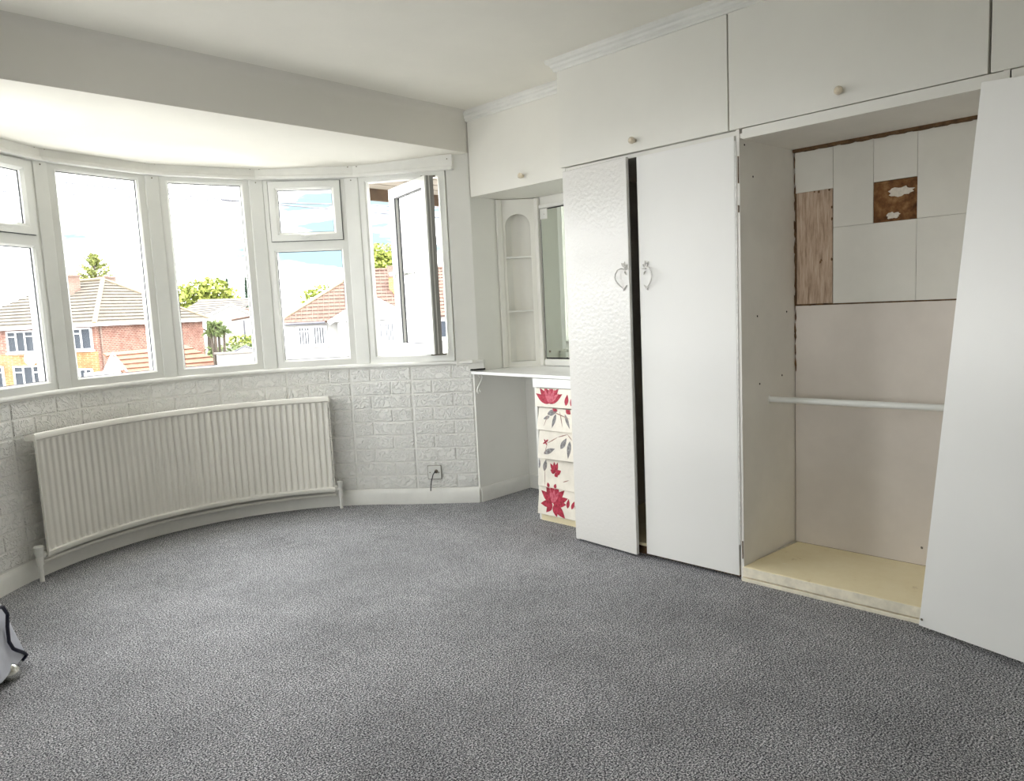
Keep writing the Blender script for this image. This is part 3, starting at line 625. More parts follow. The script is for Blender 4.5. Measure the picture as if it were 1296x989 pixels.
overhead(2.466, FY - .006, DX, 1.955, 2.425, 'overhead cupboard above the dressing table niche next to the window', 2.979, 2.013)
# filler beside the corner cupboard
# crown moulding
def crown(path, name, label):
    fr = []
    for i, p in enumerate(path):
        fr.append(((p[0], p[1], 0), p[2], (0, 0, 1)))
    mb = MB().sweep(fr, [(-.01, 2.412), (.008, 2.412), (.012, 2.420), (.012, 2.428), (.020, 2.434), (.024, 2.444), (.036, 2.450), (.040, 2.456), (.040, CEIL), (-.01, CEIL)])
    return struct(mb, name, M['trim'], label)
crown([(WX, RY0, (-1, 0, 0)), (WX, 2.462, (-1, 1, 0)), (DX + .0, 2.462, (0, 1, 0))], 'trim_13', 'stepped white crown moulding above the big wardrobe cupboards')
crown([(DX, 2.50, (-1, 0, 0)), (DX, FY - .004, (-1, 0, 0))], 'trim_14', 'white crown moulding above the corner cupboard by the window')

# double wardrobe with two doors
wa = thing('wardrobe', 'tall white wardrobe with two flush doors, the left one glossy and ajar', 'wardrobe', (3.2, 2.0, 0))
MB().box(WX + .022, BX - .004, 2.444, 2.462, .0, 1.944).build('side_panel', M['cabinet'], wa)
MB().box(BX - .016, BX - .004, 1.50, 2.444, .0, 1.944).build('back_panel', M['inner'], wa)
MB().box(WX + .024, BX - .016, 1.50, 2.444, 1.925, 1.944).build('top_panel', M['cabinet'], wa)
MB().box(WX + .024, BX - .016, 1.50, 2.444, .045, .06).build('base_panel', M['cream'], wa)
MB().box(WX + .035, WX + .05, 1.50, 2.444, 0, .045).build('plinth', M['stain'], wa)
def handle(parent, o, u, n, flip):
    # scrolled drop handle: bowed grip between two leafy ends; o centre, u horizontal, n out of the door
    Z = Vector((0, 0, 1)); f = -1 if flip else 1
    mb = MB(); P = lambda s, z, d: o + u * (s * f) + Z * z + n * d
    mb.tube([P(.012, .030, .004), P(.0, .036, .012), P(-.018, .030, .018), P(-.031, .012, .021), P(-.034, -.006, .021), P(-.028, -.026, .019), P(-.014, -.044, .014), P(.002, -.058, .006), P(.010, -.066, .003)], [.003, .0035, .004, .0045, .0045, .004, .0035, .0035, .003], 7)
    mb.tube([P(.022, -.046, .003), P(.010, -.058, .006), P(.0, -.070, .003)], [.003, .004, .002], 6)
    for (s, z, ln, an) in ((.008, .038, .03, 80), (.012, .034, .024, 50), (.004, .042, .022, 115), (.014, .028, .018, 20), (.012, .020, .020, -60)):
        c, si = math.cos(R_(an)), math.sin(R_(an)); mb.tube([P(s, z, .003), P(s + c * ln * .5, z + si * ln * .5, .007), P(s + c * ln, z + si * ln, .002)], [.003, .0042, .0012], 6)
    return mb.build('handle', M['handle'], parent, smooth=True)
# left door, ajar: hinged on the left (y=2.446), right edge 3 cm out
ha = Vector((WX, 2.446, 0)); hbv = Vector((2.880, 2.034, 0)); du = (hbv - ha).normalized(); dn = Vector((-abs(du.y), du.x * (1 if du.y < 0 else 1), 0)); dn = Vector((du.y, -du.x, 0))
if dn.x > 0: dn = -dn
w1 = (hbv - ha).length
d1 = MB().obox(ha + Vector((0, 0, .012)), du * w1, -dn * .02, (0, 0, 1.912)).build('door', M['gloss_door'], wa, bevel=.002); d1['label'] = 'glossy rippled left door standing ajar'
handle(d1, ha + du * (w1 - .035) + Vector((0, 0, 1.378)) + dn * .0005, du, dn, False)
d2 = MB().box(WX, WX + .02, 1.507, 1.996, .018, 1.920).build('door', M['door'], wa, bevel=.0015)
handle(d2, Vector((WX - .0005, 1.948, 1.375)), Vector((0, -1, 0)), Vector((-1, 0, 0)), True)

# open wardrobe bay
ow_ = thing('open_wardrobe', 'empty wardrobe bay without its door, stained panels inside and a cream floor', 'wardrobe', (3.15, 1.05, 0))
AX = 3.371; AY0 = .56
MB().prism([(WX + .004, 1.500, 0), (WX + .004, 1.486, 0), (AX + .02, 1.452, 0), (AX + .02, 1.498, 0)], (0, 0, 1.944)).build('side_panel', M['inner'], ow_)
MB().box(WX + .002, AX + .03, AY0 - .018, AY0, 0, 1.944).build('side_panel', M['inner'], ow_)
MB().box(WX + .006, AX + .02, AY0, 1.484, 1.906, 1.925).build('ceiling_panel', M['inner'], ow_)
MB().box(WX - .002, WX + .0215, AY0 - .018, 1.470, 1.900, 1.941).build('header_rail', M['cabinet'], ow_, bevel=.001)
MB().box(AX + .012, AX + .022, AY0, 1.46, .0, 1.906).build('backing_board', M['stain'], ow_)
MB().box(AX + .002, AX + .012, AY0, 1.449, .066, 1.198).build('lower_back_board', M['inner_back'], ow_)
for (y0, y1, z0, z1) in ((1.2770, 1.447, 1.712, 1.892), (1.1090, 1.2758, 1.5405, 1.893), (.9388, 1.1078, 1.711, 1.893), (.9388, 1.2758, 1.2045, 1.5393), (AY0 + .002, .9376, 1.5405, 1.893), (AY0 + .002, .9376, 1.2045, 1.5393)):
    MB().box(AX, AX + .012, y0, y1, z0, z1).build('back_tile', M['tile_white'], ow_, bevel=.0005)
MB().box(AX + .006, AX + .012, 1.281, 1.443, 1.206, 1.712).build('bare_plywood', M['ply'], ow_, bevel=.001)
gp = MB().box(AX + .007, AX + .012, .9395, 1.1085, 1.5415, 1.708).build('glue_patch', M['glue'], ow_)
def blob(y, z, ry, rz, n=22, seed=1, x=AX + .0062):
    rnd = random.Random(seed); vs = []
    for i in range(n):
        a = 2 * math.pi * i / n; k = .7 + .5 * rnd.random(); vs.append((x, y + ry * k * math.cos(a), z + rz * k * math.sin(a)))
    return MB().prism(vs, (-.0012, 0, 0))
blob(1.005, 1.660, .050, .020, seed=3).build('plaster_remnant', M['remnant'], gp); blob(1.03, 1.563, .026, .014, seed=5).build('plaster_remnant', M['remnant'], gp); None
# chips and stains along the joints
rnd = random.Random(11)
def chip(y, z, ry, rz, x, mat='stain', name='chip'):
    n = 9; vs = [(x, y + ry * (.5 + rnd.random() * .7) * math.cos(2 * math.pi * i / n), z + rz * (.5 + rnd.random() * .7) * math.sin(2 * math.pi * i / n)) for i in range(n)]
    return MB().prism(vs, (-.0006, 0, 0)).build(name, M[mat], ow_)
for i in range(16):
    z = .93 + i * .060 + rnd.uniform(-.02, .02)
    if z < 1.86: chip(1.4495 - rnd.uniform(0, .003), z, rnd.uniform(.003, .006), rnd.uniform(.025, .05), AX + .0018 if z < 1.2 else AX - .0002)
for i in range(8): chip(1.28 + rnd.uniform(0, .16), 1.203 + rnd.uniform(-.003, .004), rnd.uniform(.008, .02), rnd.uniform(.002, .004), AX + .0018)
for (y, z) in ((1.34, 1.705), (1.36, 1.71), (1.285, 1.63), (1.283, 1.58), (1.33, 1.40), (1.335, 1.392), (1.284, 1.40), (1.295, 1.708)): chip(y, z, .005, .008, AX + .0058, 'stain')
for i in range(10): chip(.7 + i * .075, 1.893, .04, .004, AX - .0002)
cl2 = MB().box(AX - .014, AX + .004, AY0, 1.452, 1.893, 1.907).build('stained_batten', M['stain'], ow_)
pf = MB().prism([(WX - .004, 1.487, .02), (WX - .004, AY0, .02), (AX + .002, AY0, .02), (AX + .002, 1.453, .02)], (0, 0, .046)).build('platform_board', M['cream'], ow_, bevel=.004)
MB().box(WX - .0075, WX - .004, AY0, 1.486, .022, .064).build('edge_band', M['lip'], ow_, bevel=.001)
MB().box(WX - .010, WX + .03, AY0, 1.492, 0, .017).build('base_strip', M['lip'], ow_, bevel=.002)
MB().prism([(WX + .09, 1.4765, .067), (WX + .11, 1.4755, .067), (AX, 1.452, .067), (AX, 1.436, .067)], (0, 0, .002)).build('floor_edge_strip', M['remnant'], ow_)
rl = MB().tube([(3.146, 1.474, .786), (3.146, AY0, .790)], .0135, 14).build('hanging_rail', M['upvc'], ow_, smooth=True)
MB().lathe((3.146, 1.4735, .786), (0, -1, 0), [(0, .020), (.004, .019), (.008, .015)], 14).build('rail_socket', M['trim'], rl)
for (x, z) in ((3.045, 1.165), (3.30, 1.175), (3.06, .865), (3.255, .885), (2.955, 1.885), (3.02, 1.76)):
    MB().lathe((x, 1.486 - (x - WX) * .074 + .001, z), (0, -1, 0), [(0, .005), (.0016, .004)], 8).build('screw_hole', M['dark'], ow_)
MB().box(WX - .0005, WX + .006, 1.4985, 1.506, 0.16, 1.90).build('edge_strip', M['handle'], ow_, bevel=.001)
for (z, h) in ((1.78, .11), (1.62, .03), (.14, .08)): MB().box(WX - .002, WX + .003, 1.489, 1.4915, z - h / 2, z + h / 2).build('hinge_scar', M['stain'], ow_)

# loose door leaning at the right
lo = MB(); BL, TL_, BR, TR_ = Vector((2.885, .7755, .003)), Vector((2.909, .621, 1.922)), Vector((2.775, .431, .010)), Vector((2.8685, .4967, 1.9048))
e1 = (BR - BL); e2 = (TR_ - TL_).normalized()
BR2 = BL + e1 * 1.45; TR2 = TL_ + e2 * .50
eye = Vector((0, 0, 1.25)); BL, BR2, TR2, TL_ = [eye + (p - eye) * .9925 for p in (BL, BR2, TR2, TL_)]
nrm = (e1.cross(TL_ - BL)).normalized()
if nrm.x > 0: nrm = -nrm
lo.add([BL, BR2, TR2, TL_, BL - nrm * .018, BR2 - nrm * .018, TR2 - nrm * .018, TL_ - nrm * .018], [(0, 1, 2, 3), (7, 6, 5, 4), (0, 4, 5, 1), (1, 5, 6, 2), (2, 6, 7, 3), (3, 7, 4, 0)])
ld = thing('loose_wardrobe_door', 'plain white wardrobe door leaning askew across the right side of the empty bay', 'door', (2.84, .6, 0))
lo.build('door_leaf', M['door'], ld, bevel=.0012)
for p in (BL + Vector((-.004, -.012, .028)), BL + Vector((-.002, -.008, .30))):
    MB().lathe(p + nrm * .001 - Vector((.004, 0, 0)), nrm, [(0, .005), (.002, .003)], 8).build('nail_head', M['screw'], ld)
# carcass to the right of the bay, behind the loose door (mostly out of view)
wr = thing('right_wardrobe', 'white wardrobe body mostly outside the right photo edge', 'wardrobe', (3.2, -.4, 0))
MB().box(WX + .03, BX - .004, -1.30, .52, 0, 1.942).build('carcass', M['cabinet'], wr)
MB().box(WX, WX + .018, -1.30, AY0 - .022, 1.900, 1.941).build('header_rail', M['cabinet'], wr)

# bed corner at the lower left edge
be = thing('upholstered_bed_end', 'pale grey upholstered corner with dark navy piping at the lower left photo edge', 'bed', (.42, 3.15, 0))
bq = [(.505, 3.10), (.545, 3.20), (.30, 3.36), (.20, 3.05)]
bq = [(.556, 3.20), (.520, 3.30), (-.95, 3.38), (-.95, 2.62), (.44, 3.00)]
bs = MB(); top = [(.492, 3.21), (.47, 3.30), (-.95, 3.38), (-.95, 2.62), (.40, 3.04)]
vs = [(x, y, .03) for x, y in bq] + [(x, y, .27) for x, y in top]
bs.add(vs, [(4, 3, 2, 1, 0), (5, 6, 7, 8, 9)] + [(i, (i + 1) % 5, 5 + (i + 1) % 5, 5 + i) for i in range(5)]); bs.build('body', M['fabric'], be, bevel=.012)
MB().tube([(.36, 3.02, .285), (.44, 3.07, .280), (.488, 3.13, .262), (.505, 3.16, .22), (.498, 3.15, .175), (.492, 3.12, .13), (.502, 3.12, .10), (.515, 3.13, .085), (.54, 3.17, .055), (.552, 3.19, .035), (.535, 3.18, .022)], .0065, 8).build('piping', M['navy'], be, smooth=True)
MB().lathe((.478, 3.10, .0), (0, 0, 1), [(0, .030), (.012, .036), (.034, .034), (.048, .022), (.056, .010)], 18).build('foot', M['chrome'], be, smooth=True)

# ------------------------------------------------------------------ outdoors
GZ = -3.6
struct(MB().box(-120, 160, 5.5, 220, GZ - .3, GZ), 'ground', M['pave'], 'street and gardens below the window')
def roof_face(bl, br, tr, tl, n, name, mat, parent, lift=.05, stuff=True):
    # stepped tile courses between the eaves bl-br and the ridge tl-tr
    bl, br, tr, tl = map(Vector, (bl, br, tr, tl)); nr = (br - bl).cross(tl - bl).normalized()
    if nr.length < .5: nr = (br - bl).cross(tr - bl).normalized()
    if nr.z < 0: nr = -nr
    mb = MB()
    for i in range(n):
        t0, t1 = i / n, min(1, (i + 1.15) / n); a, b = bl.lerp(tl, t0), br.lerp(tr, t0); c, d = br.lerp(tr, t1), bl.lerp(tl, t1)
        mb.add([a + nr * lift, b + nr * lift, c + nr * .005, d + nr * .005, a - nr * .06, b - nr * .06, c - nr * .06, d - nr * .06], [(0, 1, 2, 3), (0, 4, 5, 1), (1, 5, 6, 2), (3, 7, 4, 0), (7, 6, 5, 4)])
    return mb.build(name, mat, parent, kind='stuff' if stuff else None)
def far_window(o, u, n, w, h, parent, lights=3, name='window', blind=False, top=.28):
    # o lower left corner on the wall, u along the wall, n outward
    o, u, n = Vector(o), Vector(u).normalized(), Vector(n).normalized(); Z = Vector((0, 0, 1)); fr = MB()
    t = .09
    fr.obox(o + n * .0, u * w, n * .10, Z * t).obox(o + Z * (h - t), u * w, n * .10, Z * t)
    for i in range(lights + 1): fr.obox(o + u * (i * (w - t) / lights), u * t, n * .10, Z * h)
    fr.obox(o - u * .08 - Z * .10, u * (w + .16), n * .18, Z * .10)
    W = fr.build(name, M['white_out'], parent)
    for i in range(lights):
        x0 = i * (w - t) / lights + t; x1 = (i + 1) * (w - t) / lights
        MB().obox(o + u * x0 + n * .02 + Z * t, u * (x1 - x0), n * .02, Z * (h - 2 * t)).build('pane', M['pane_out'], W)
        if blind:
            bm_ = MB()
            for k in range(5): bm_.obox(o + u * (x0 + (x1 - x0) * (k + .15) / 5) + n * .045 + Z * t, u * ((x1 - x0) * .12), n * .01, Z * (h - 2 * t))
            bm_.build('blind', M['blind'], W, kind='stuff')
        if top and i % 2 == 0: MB().obox(o + u * (x0 - .01) + n * .03 + Z * (h * (1 - top)), u * (x1 - x0 + .02), n * .07, Z * .06).build('transom', M['white_out'], W)
    return W

# red brick hipped house on the left
def V3(p, z): return Vector((p[0], p[1], z))
A = Vector((13.18, 46.16, 0)); er = Vector((.9115, .4113, 0)).normalized(); el = Vector((-.4113, .9115, 0)).normalized()
HW, HL, EV, AP = 8.3, 12.0, 1.45, 4.25
h1 = thing('brick_house', 'red brick hipped roof house with buff tiles on the far left of the street', 'house', (A.x, A.y, GZ))
wb = MB().prism([V3(A, GZ), V3(A + er * HW, GZ), V3(A + er * HW + el * HL, GZ), V3(A + el * HL, GZ)], (0, 0, EV - GZ)).build('brick_wall', M['red_brick'], h1)
E = .35
c1, c2, c3, c4 = A - er * E - el * E, A + er * (HW + E) - el * E, A + er * (HW + E) + el * (HL + E), A - er * E + el * (HL + E)
r1 = A + er * HW / 2 + el * HW / 2 * .92; r2 = A + er * HW / 2 + el * (HL - HW / 2)
roof_face(V3(c1, EV), V3(c2, EV), V3(r1, AP), V3(r1, AP), 14, 'hip_tiles', M['roof_buff'], h1, .07)
roof_face(V3(c4, EV), V3(c1, EV), V3(r1, AP), V3(r2, AP), 14, 'front_tiles', M['roof_buff'], h1, .07)
roof_face(V3(c2, EV), V3(c3, EV), V3(r2, AP), V3(r1, AP), 8, 'rear_tiles', M['roof_buff'], h1)
MB().tube([V3(c1, EV + .06), V3(r1, AP + .08)], .13, 6).build('hip_ridge', M['ridge'], h1); MB().tube([V3(c2, EV + .06), V3(r1, AP + .08)], .10, 6).build('hip_ridge', M['ridge'], h1); MB().tube([V3(r1, AP + .08), V3(r2, AP + .08)], .12, 6).build('ridge', M['ridge'], h1)
gut = MB()
for p, q_ in ((c1, c2), (c4, c1)): gut.tube([V3(p, EV - .02), V3(q_, EV - .02)], .09, 6)
gut.build('gutter', M['white_out'], h1)
MB().tube([V3(A - el * .1 + er * .25, EV - .1), V3(A - el * .1 + er * .25, GZ)], .055, 6).build('downpipe', M['chimney_brick'], h1)
MB().obox(A - er * .06 + el * .0 + Vector((0, 0, -1.35)), el * HL, er * .06, (0, 0, 1.25)).build('orange_panel', M['orange_brick'], h1)
MB().obox(A - er * .07 + Vector((0, 0, GZ)), el * HL, er * .07, (0, 0, 2.25)).build('lower_orange_wall', M['orange_brick'], h1)
far_window(V3(A + el * 1.95, .02), -el, -er, 1.65, 1.28, h1, 2); far_window(V3(A + el * 1.95 - er * .07, -2.3), -el, -er, 1.5, 1.25, h1, 3)
far_window(V3(A + el * 7.25, -.02), -el, -er, 2.35, 1.30, h1, 3); far_window(V3(A + el * 6.9 - er * .07, -2.35), -el, -er, 2.5, 1.55, h1, 3)
far_window(V3(A + el * 11.2, .0), -el, -er, 2.0, 1.3, h1, 3); far_window(V3(A + el * 9.4 - er * .07, -2.3), -el, -er, 1.6, 1.5, h1, 3)
ds = A + el * 4.9 - er * .35 + Vector((0, 0, -.35)); dish = MB().lathe(ds, -er - el * .4 + Vector((0, 0, .2)), [(0, .05), (.02, .25), (.07, .40), (.09, .42)], 16).build('satellite_dish', M['white_out'], h1)
for (s, t_, hh, w_) in ((HW / 2, 5.2, .55, .9), (HW / 2 - .1, HW / 2 + 2.6, .3, .5)): pass
for (pt, zt, w_) in (((13.85, 52.0), 4.62, .62), ((16.3, 53.6), 4.62, .95)):
    cc = MB().box(pt[0] - w_ / 2, pt[0] + w_ / 2, pt[1] - .3, pt[1] + .3, 2.6, zt).box(pt[0] - w_ / 2 - .06, pt[0] + w_ / 2 + .06, pt[1] - .36, pt[1] + .36, zt - .1, zt).build('chimney', M['chimney_brick'], h1)
# garage / porch in front of the brick house, orange tiled with a white gable
g1 = thing('orange_roof_outbuilding', 'low outbuilding with orange tiled roof and a white gable in front of the brick house', 'outbuilding', (13.5, 39.6, GZ))
gu = Vector((.985, .05, 0)).normalized(); gv = Vector((-.05, .985, 0)).normalized(); G0 = Vector((11.30, 39.25, 0)); gz0, gz1 = -1.02, -.02
roof_l = 5.9
MB().prism([V3(G0, gz0), V3(G0 + gu * 1.05, gz0), V3(G0 + gu * .52, gz1 - .06)], gv * .15).build('white_gable', M['white_out'], g1)
MB().obox(V3(G0, GZ), gu * roof_l, gv * 2.6, (0, 0, gz0 - GZ)).build('wall', M['render'], g1)
roof_face(V3(G0 + gu * .9 - gv * .25, gz0 - .08), V3(G0 + gu * (roof_l + .35) - gv * .25, gz0 - .15), V3(G0 + gu * (roof_l - 1.0) + gv * 1.6, gz1 + .10), V3(G0 + gu * .5 + gv * 1.2, gz1), 5, 'roof_tiles', M['roof_orange'], g1, .09)
MB().tube([V3(G0 - gv * .12 - gu * .1, gz0 - .12), V3(G0 + gu * .52 - gv * .12, gz1 + .02), V3(G0 + gu * 1.1 - gv * .12, gz0)], .06, 6).build('bargeboard', M['white_out'], g1)
for k in range(12): MB().obox(V3(G0 + gu * (1.6 + k * .36) - gv * .22, gz0 - .20), gu * .2, gv * .05, (0, 0, .08)).build('eaves_tile', M['roof_orange'], g1)

# white house on the right across the street
B0 = Vector((20.77, 38.79, 0)); B1 = Vector((29.6, 32.6, 0)); bu = (B1 - B0).normalized(); bn = Vector((-bu.y, bu.x, 0))
if bn.dot(B0) > 0: bn = -bn          # towards us
BE, BA = 1.0, 3.98; BL_ = 13.0
h2 = thing('white_house', 'white rendered house with pink tiled hip roof and gabled bay across the street', 'house', (B0.x, B0.y, GZ))
MB().obox(V3(B0, GZ), bu * BL_, -bn * 7, (0, 0, BE - GZ)).build('wall', M['render'], h2)
e0 = B0 - bu * .3 + bn * .35; e1_ = B0 + bu * (BL_ + .3) + bn * .35; ra = B0 + bu * 4.55 - bn * 3.2; rb = B0 + bu * 12 - bn * 3.2
roof_face(V3(e0, BE), V3(e1_, BE), V3(rb, BA), V3(ra, BA), 14, 'front_tiles', M['roof_pink'], h2, .06)
roof_face(V3(B0 - bu * .3 - bn * 7.3, BE), V3(e0, BE), V3(ra, BA), V3(ra, BA), 14, 'hip_tiles', M['roof_pink'], h2, .06)
MB().tube([V3(e0, BE + .06), V3(ra, BA + .05)], .13, 6).build('hip_ridge', M['ridge'], h2); MB().tube([V3(ra, BA + .05), V3(rb, BA + .05)], .12, 6).build('ridge', M['roof_pink'], h2)
MB().tube([V3(e0, BE - .05), V3(B0 + bu * 2.4 + bn * .35, BE - .05)], .08, 6).build('gutter', M['gasket'], h2)
jt = MB()
for k in range(44):
    t = (k + .5) / 44; a = V3(e0, BE).lerp(V3(e1_, BE), t) + Vector((0, 0, .06)); top_s = (a - V3(e0, BE)).dot(bu)
    f = min(1.0, top_s / 4.9); up = (V3(ra, BA) - V3(e0, BE)) - bu * (V3(ra, BA) - V3(e0, BE)).dot(bu)
    jt.tube([a + bn * .02 + Vector((0, 0, .02)), a + up * f + bn * .02 + Vector((0, 0, .02))], .018, 4)
jt.build('tile_joint', M['chimney_brick'], h2, kind='stuff')
# gabled bay
gc = B0 + bu * 5.05; gw = 2.25; gf = bn * 1.0
MB().obox(V3(gc - bu * (gw - .35), GZ), bu * (2 * gw - .7), gf, (0, 0, BE - .1 - GZ)).build('bay_wall', M['render'], h2)
MB().prism([V3(gc - bu * gw + gf, BE - .05), V3(gc + bu * gw + gf, BE - .05), V3(gc + gf, BE + 1.22)], -bn * .12).build('gable', M['white_out'], h2)
MB().tube([V3(gc - bu * (gw + .15) + gf * 1.1, BE - .1), V3(gc + gf * 1.1, BE + 1.32), V3(gc + bu * (gw + .15) + gf * 1.1, BE - .1)], .13, 5).build('bargeboard', M['white_out'], h2)
roof_face(V3(gc - bu * (gw + .1) + gf * 1.1, BE), V3(gc - bu * (gw + .1) - bn * 1.2, BE), V3(gc - bn * 1.8, BE + 1.3), V3(gc + gf * 1.1, BE + 1.3), 6, 'gable_tiles', M['roof_pink'], h2)
roof_face(V3(gc + bu * (gw + .1) + gf * 1.1, BE), V3(gc + bu * (gw + .1) - bn * 1.2, BE), V3(gc - bn * 1.8, BE + 1.3), V3(gc + gf * 1.1, BE + 1.3), 6, 'gable_tiles', M['roof_pink'], h2)
far_window(V3(B0 + bu * .72 + bn * .0, -.35), bu, bn, 1.75, 1.12, h2, 2, blind=True); far_window(V3(gc - bu * 1.35 + gf, -.35), bu, bn, 2.7, 1.15, h2, 4, blind=True)
far_window(V3(B0 + bu * 8.3, -.35), bu, bn, 1.9, 1.12, h2, 3)
MB().tube([V3(B0 + bu * 7.45 + bn * .1, BE - .1), V3(B0 + bu * 7.45 + bn * .1, GZ)], .05, 6).build('downpipe', M['gasket'], h2)
cp = B0 + bu * 6.75 - bn * 1.6
MB().box(cp.x - .38, cp.x + .38, cp.y - .38, cp.y + .38, 2.0, 3.85).build('chimney', M['yellow_brick'], h2); MB().box(cp.x - .42, cp.x + .42, cp.y - .42, cp.y + .42, 3.45, 4.15).build('chimney_cap', M['chimney_brick'], h2)
MB().lathe((cp.x, cp.y, 4.15), (0, 0, 1), [(0, .24), (.1, .26), (.35, .22), (.42, .25)], 12).build('chimney_pot', M['terracotta'], h2, smooth=True)
aer = MB().tube([(cp.x - .3, cp.y, 4.1), (cp.x - .3, cp.y, 5.4)], .025, 5).tube([(cp.x - 1.0, cp.y + .4, 5.3), (cp.x + .2, cp.y - .2, 5.3)], .02, 5).tube([(cp.x - .8, cp.y + .1, 5.05), (cp.x - .2, cp.y - .1, 5.05)], .02, 5).build('aerial', M['gasket'], h2)

# pale house further off between the two
h3 = thing('pale_distant_house', 'pale distant house with grey roof and white gable behind the small palm', 'house', (26, 60, GZ))
q0 = Vector((24.4, 57.0, 0)); q1 = Vector((28.4, 55.2, 0)); qu = (q1 - q0).normalized(); qn = Vector((-qu.y, qu.x, 0)); qn = -qn if qn.dot(q0) > 0 else qn
MB().prism([V3(q0, GZ), V3(q1, GZ), V3(q1, 1.5), V3(q0 + qu * 1.5, 2.5), V3(q0, 1.9)], -qn * 8).build('wall', M['render'], h3)
roof_face(V3(q0 - qu * 4.0 - qn * 1, 1.0), V3(q0 + qu * 1.4 - qn * .5, 1.9), V3(q0 + qu * 4.6 - qn * 6, 3.2), V3(q0 - qu * .6 - qn * 6, 3.25), 9, 'roof_tiles', M['roof_grey'], h3)
roof_face(V3(q0 + qu * 1.6 + qn * .1, 1.35), V3(q0 + qu * 3.4 + qn * .1, 1.6), V3(q0 + qu * 3.4 - qn * 1.2, 2.3), V3(q0 + qu * 2.1 - qn * 1.2, 2.3), 6, 'porch_tiles', M['roof_pink'], h3)
MB().tube([V3(q0 - qu * .2 + qn * .1, 1.75), V3(q0 + qu * 1.6 + qn * .1, 2.6), V3(q0 + qu * 4.0 + qn * .1, 1.3)], .09, 5).build('bargeboard', M['white_out'], h3)
MB().tube([V3(q0 + qu * 2.5 + qn * .1, 1.3), V3(q0 + qu * 2.5 + qn * .1, -.3)], .06, 5).build('downpipe', M['gasket'], h3)
MB().obox(V3(q0 + qu * 2.95, .85), qu * .35, qn * .05, (0, 0, .45)).build('window', M['pane_out'], h3)
MB().obox(V3(q1 - qu * .1 + qn * .3, GZ), qu * 1.2, qn * .6, (0, 0, 4.9)).build('brick_pier', M['chimney_brick'], h3)
g2 = thing('white_garage', 'long flat white garage below the small palm tree', 'garage', (16, 34.5, GZ))
MB().prism([(15.3, 34.9, GZ), (17.6, 33.8, GZ), (18.2, 35.6, GZ), (15.9, 36.7, GZ)], (0, 0, 3.25)).build('wall', M['white_out'], g2)
MB().prism([(15.2, 34.85, -.36), (17.7, 33.65, -.36), (18.3, 35.7, -.36), (15.8, 36.8, -.36)], (0, 0, .08)).build('roof_slab', M['roof_grey'], g2)
s2 = thing('white_shed', 'small white shed with shallow gable beyond the white garage', 'shed', (18.8, 39.8, GZ))
MB().prism([(18.2, 40.05, GZ), (19.5, 39.4, GZ), (19.5, 39.4, -.48), (18.85, 39.72, -.18), (18.2, 40.05, -.48)], (.6, 1.2, 0)).build('wall', M['white_out'], s2)
MB().tube([(18.1, 40.05, -.55), (18.85, 39.68, -.16), (19.6, 39.3, -.52)], .05, 5).build('bargeboard', M['gasket'], s2)

# vegetation
def leaves(mb, c, r, n, size, rnd, flat=1.0):
    for _ in range(n):
        while True:
            p = Vector((rnd.uniform(-1, 1), rnd.uniform(-1, 1), rnd.uniform(-1, 1)))
            if .25 < p.length < 1: break
        p = Vector((c[0] + p.x * r[0], c[1] + p.y * r[1], c[2] + p.z * r[2])); a = Vector((rnd.gauss(0, 1), rnd.gauss(0, 1), rnd.gauss(0, .6))).normalized(); b = a.cross(Vector((rnd.gauss(0, 1), rnd.gauss(0, 1), rnd.gauss(0, 1)))).normalized(); s = size * rnd.uniform(.6, 1.3)
        mb.add([p - a * s, p - b * s * .55, p + a * s + Vector((0, 0, -s * .2)), p + b * s * .55], [(0, 1, 2, 3)])
def tree(name, label, base, blobs, mat, trunk_r, seed, size=.28, dens=260):
    rnd = random.Random(seed); t = thing(name, label, 'tree', (base[0], base[1], GZ)); mb = MB(); top = max(b[2] for b in blobs)
    for (x, y, z, rx, rz) in blobs: leaves(mb, (x, y, z), (rx, rx, rz), int(dens * rx * rz), size, rnd)
    mb.build('crown', M[mat], t)
    tk = MB().tube([(base[0], base[1], GZ), (base[0], base[1], top)], [trunk_r, trunk_r * .4], 7)
    for (x, y, z, rx, rz) in blobs[:8]: tk.tube([(base[0], base[1], max(GZ + 1.5, z - rz * 1.3)), (x, y, z)], [trunk_r * .35, trunk_r * .1], 5)
    tk.build('trunk', M['bark'], t, smooth=True); return t
# spiky conifer behind the brick house
rnd = random.Random(4); ct = thing('conifer', 'tall yellow green conifer with spreading tips above the brick house roof', 'tree', (19.3, 66.2, GZ)); cm = MB(); tk = MB().tube([(19.3, 66.2, GZ), (19.3, 66.2, 7.2)], [.35, .05], 7)
for i in range(70):
    z = 2.7 + 4.8 * (i / 70) ** 1.0; an = rnd.uniform(0, 2 * math.pi); ln = max(.3, (7.8 - z) * .70) * rnd.uniform(.6, 1.15); d = Vector((math.cos(an), math.sin(an), 0)); p0 = Vector((19.3, 66.2, z - .3)); p1 = p0 + d * ln + Vector((0, 0, ln * .55))
    tk.tube([p0, p0.lerp(p1, .6) + Vector((0, 0, -.1)), p1], [.05, .03, .01], 4)
    for k in range(26):
        t = .25 + .75 * k / 26; q = p0.lerp(p1, t); leaves(cm, q, (.12, .12, .12), 2, 0.16 * (1.2 - t * .7), rnd)
cm.build('crown', M['leaf_conifer'], ct); tk.build('trunk', M['bark'], ct)
rnd = random.Random(9)
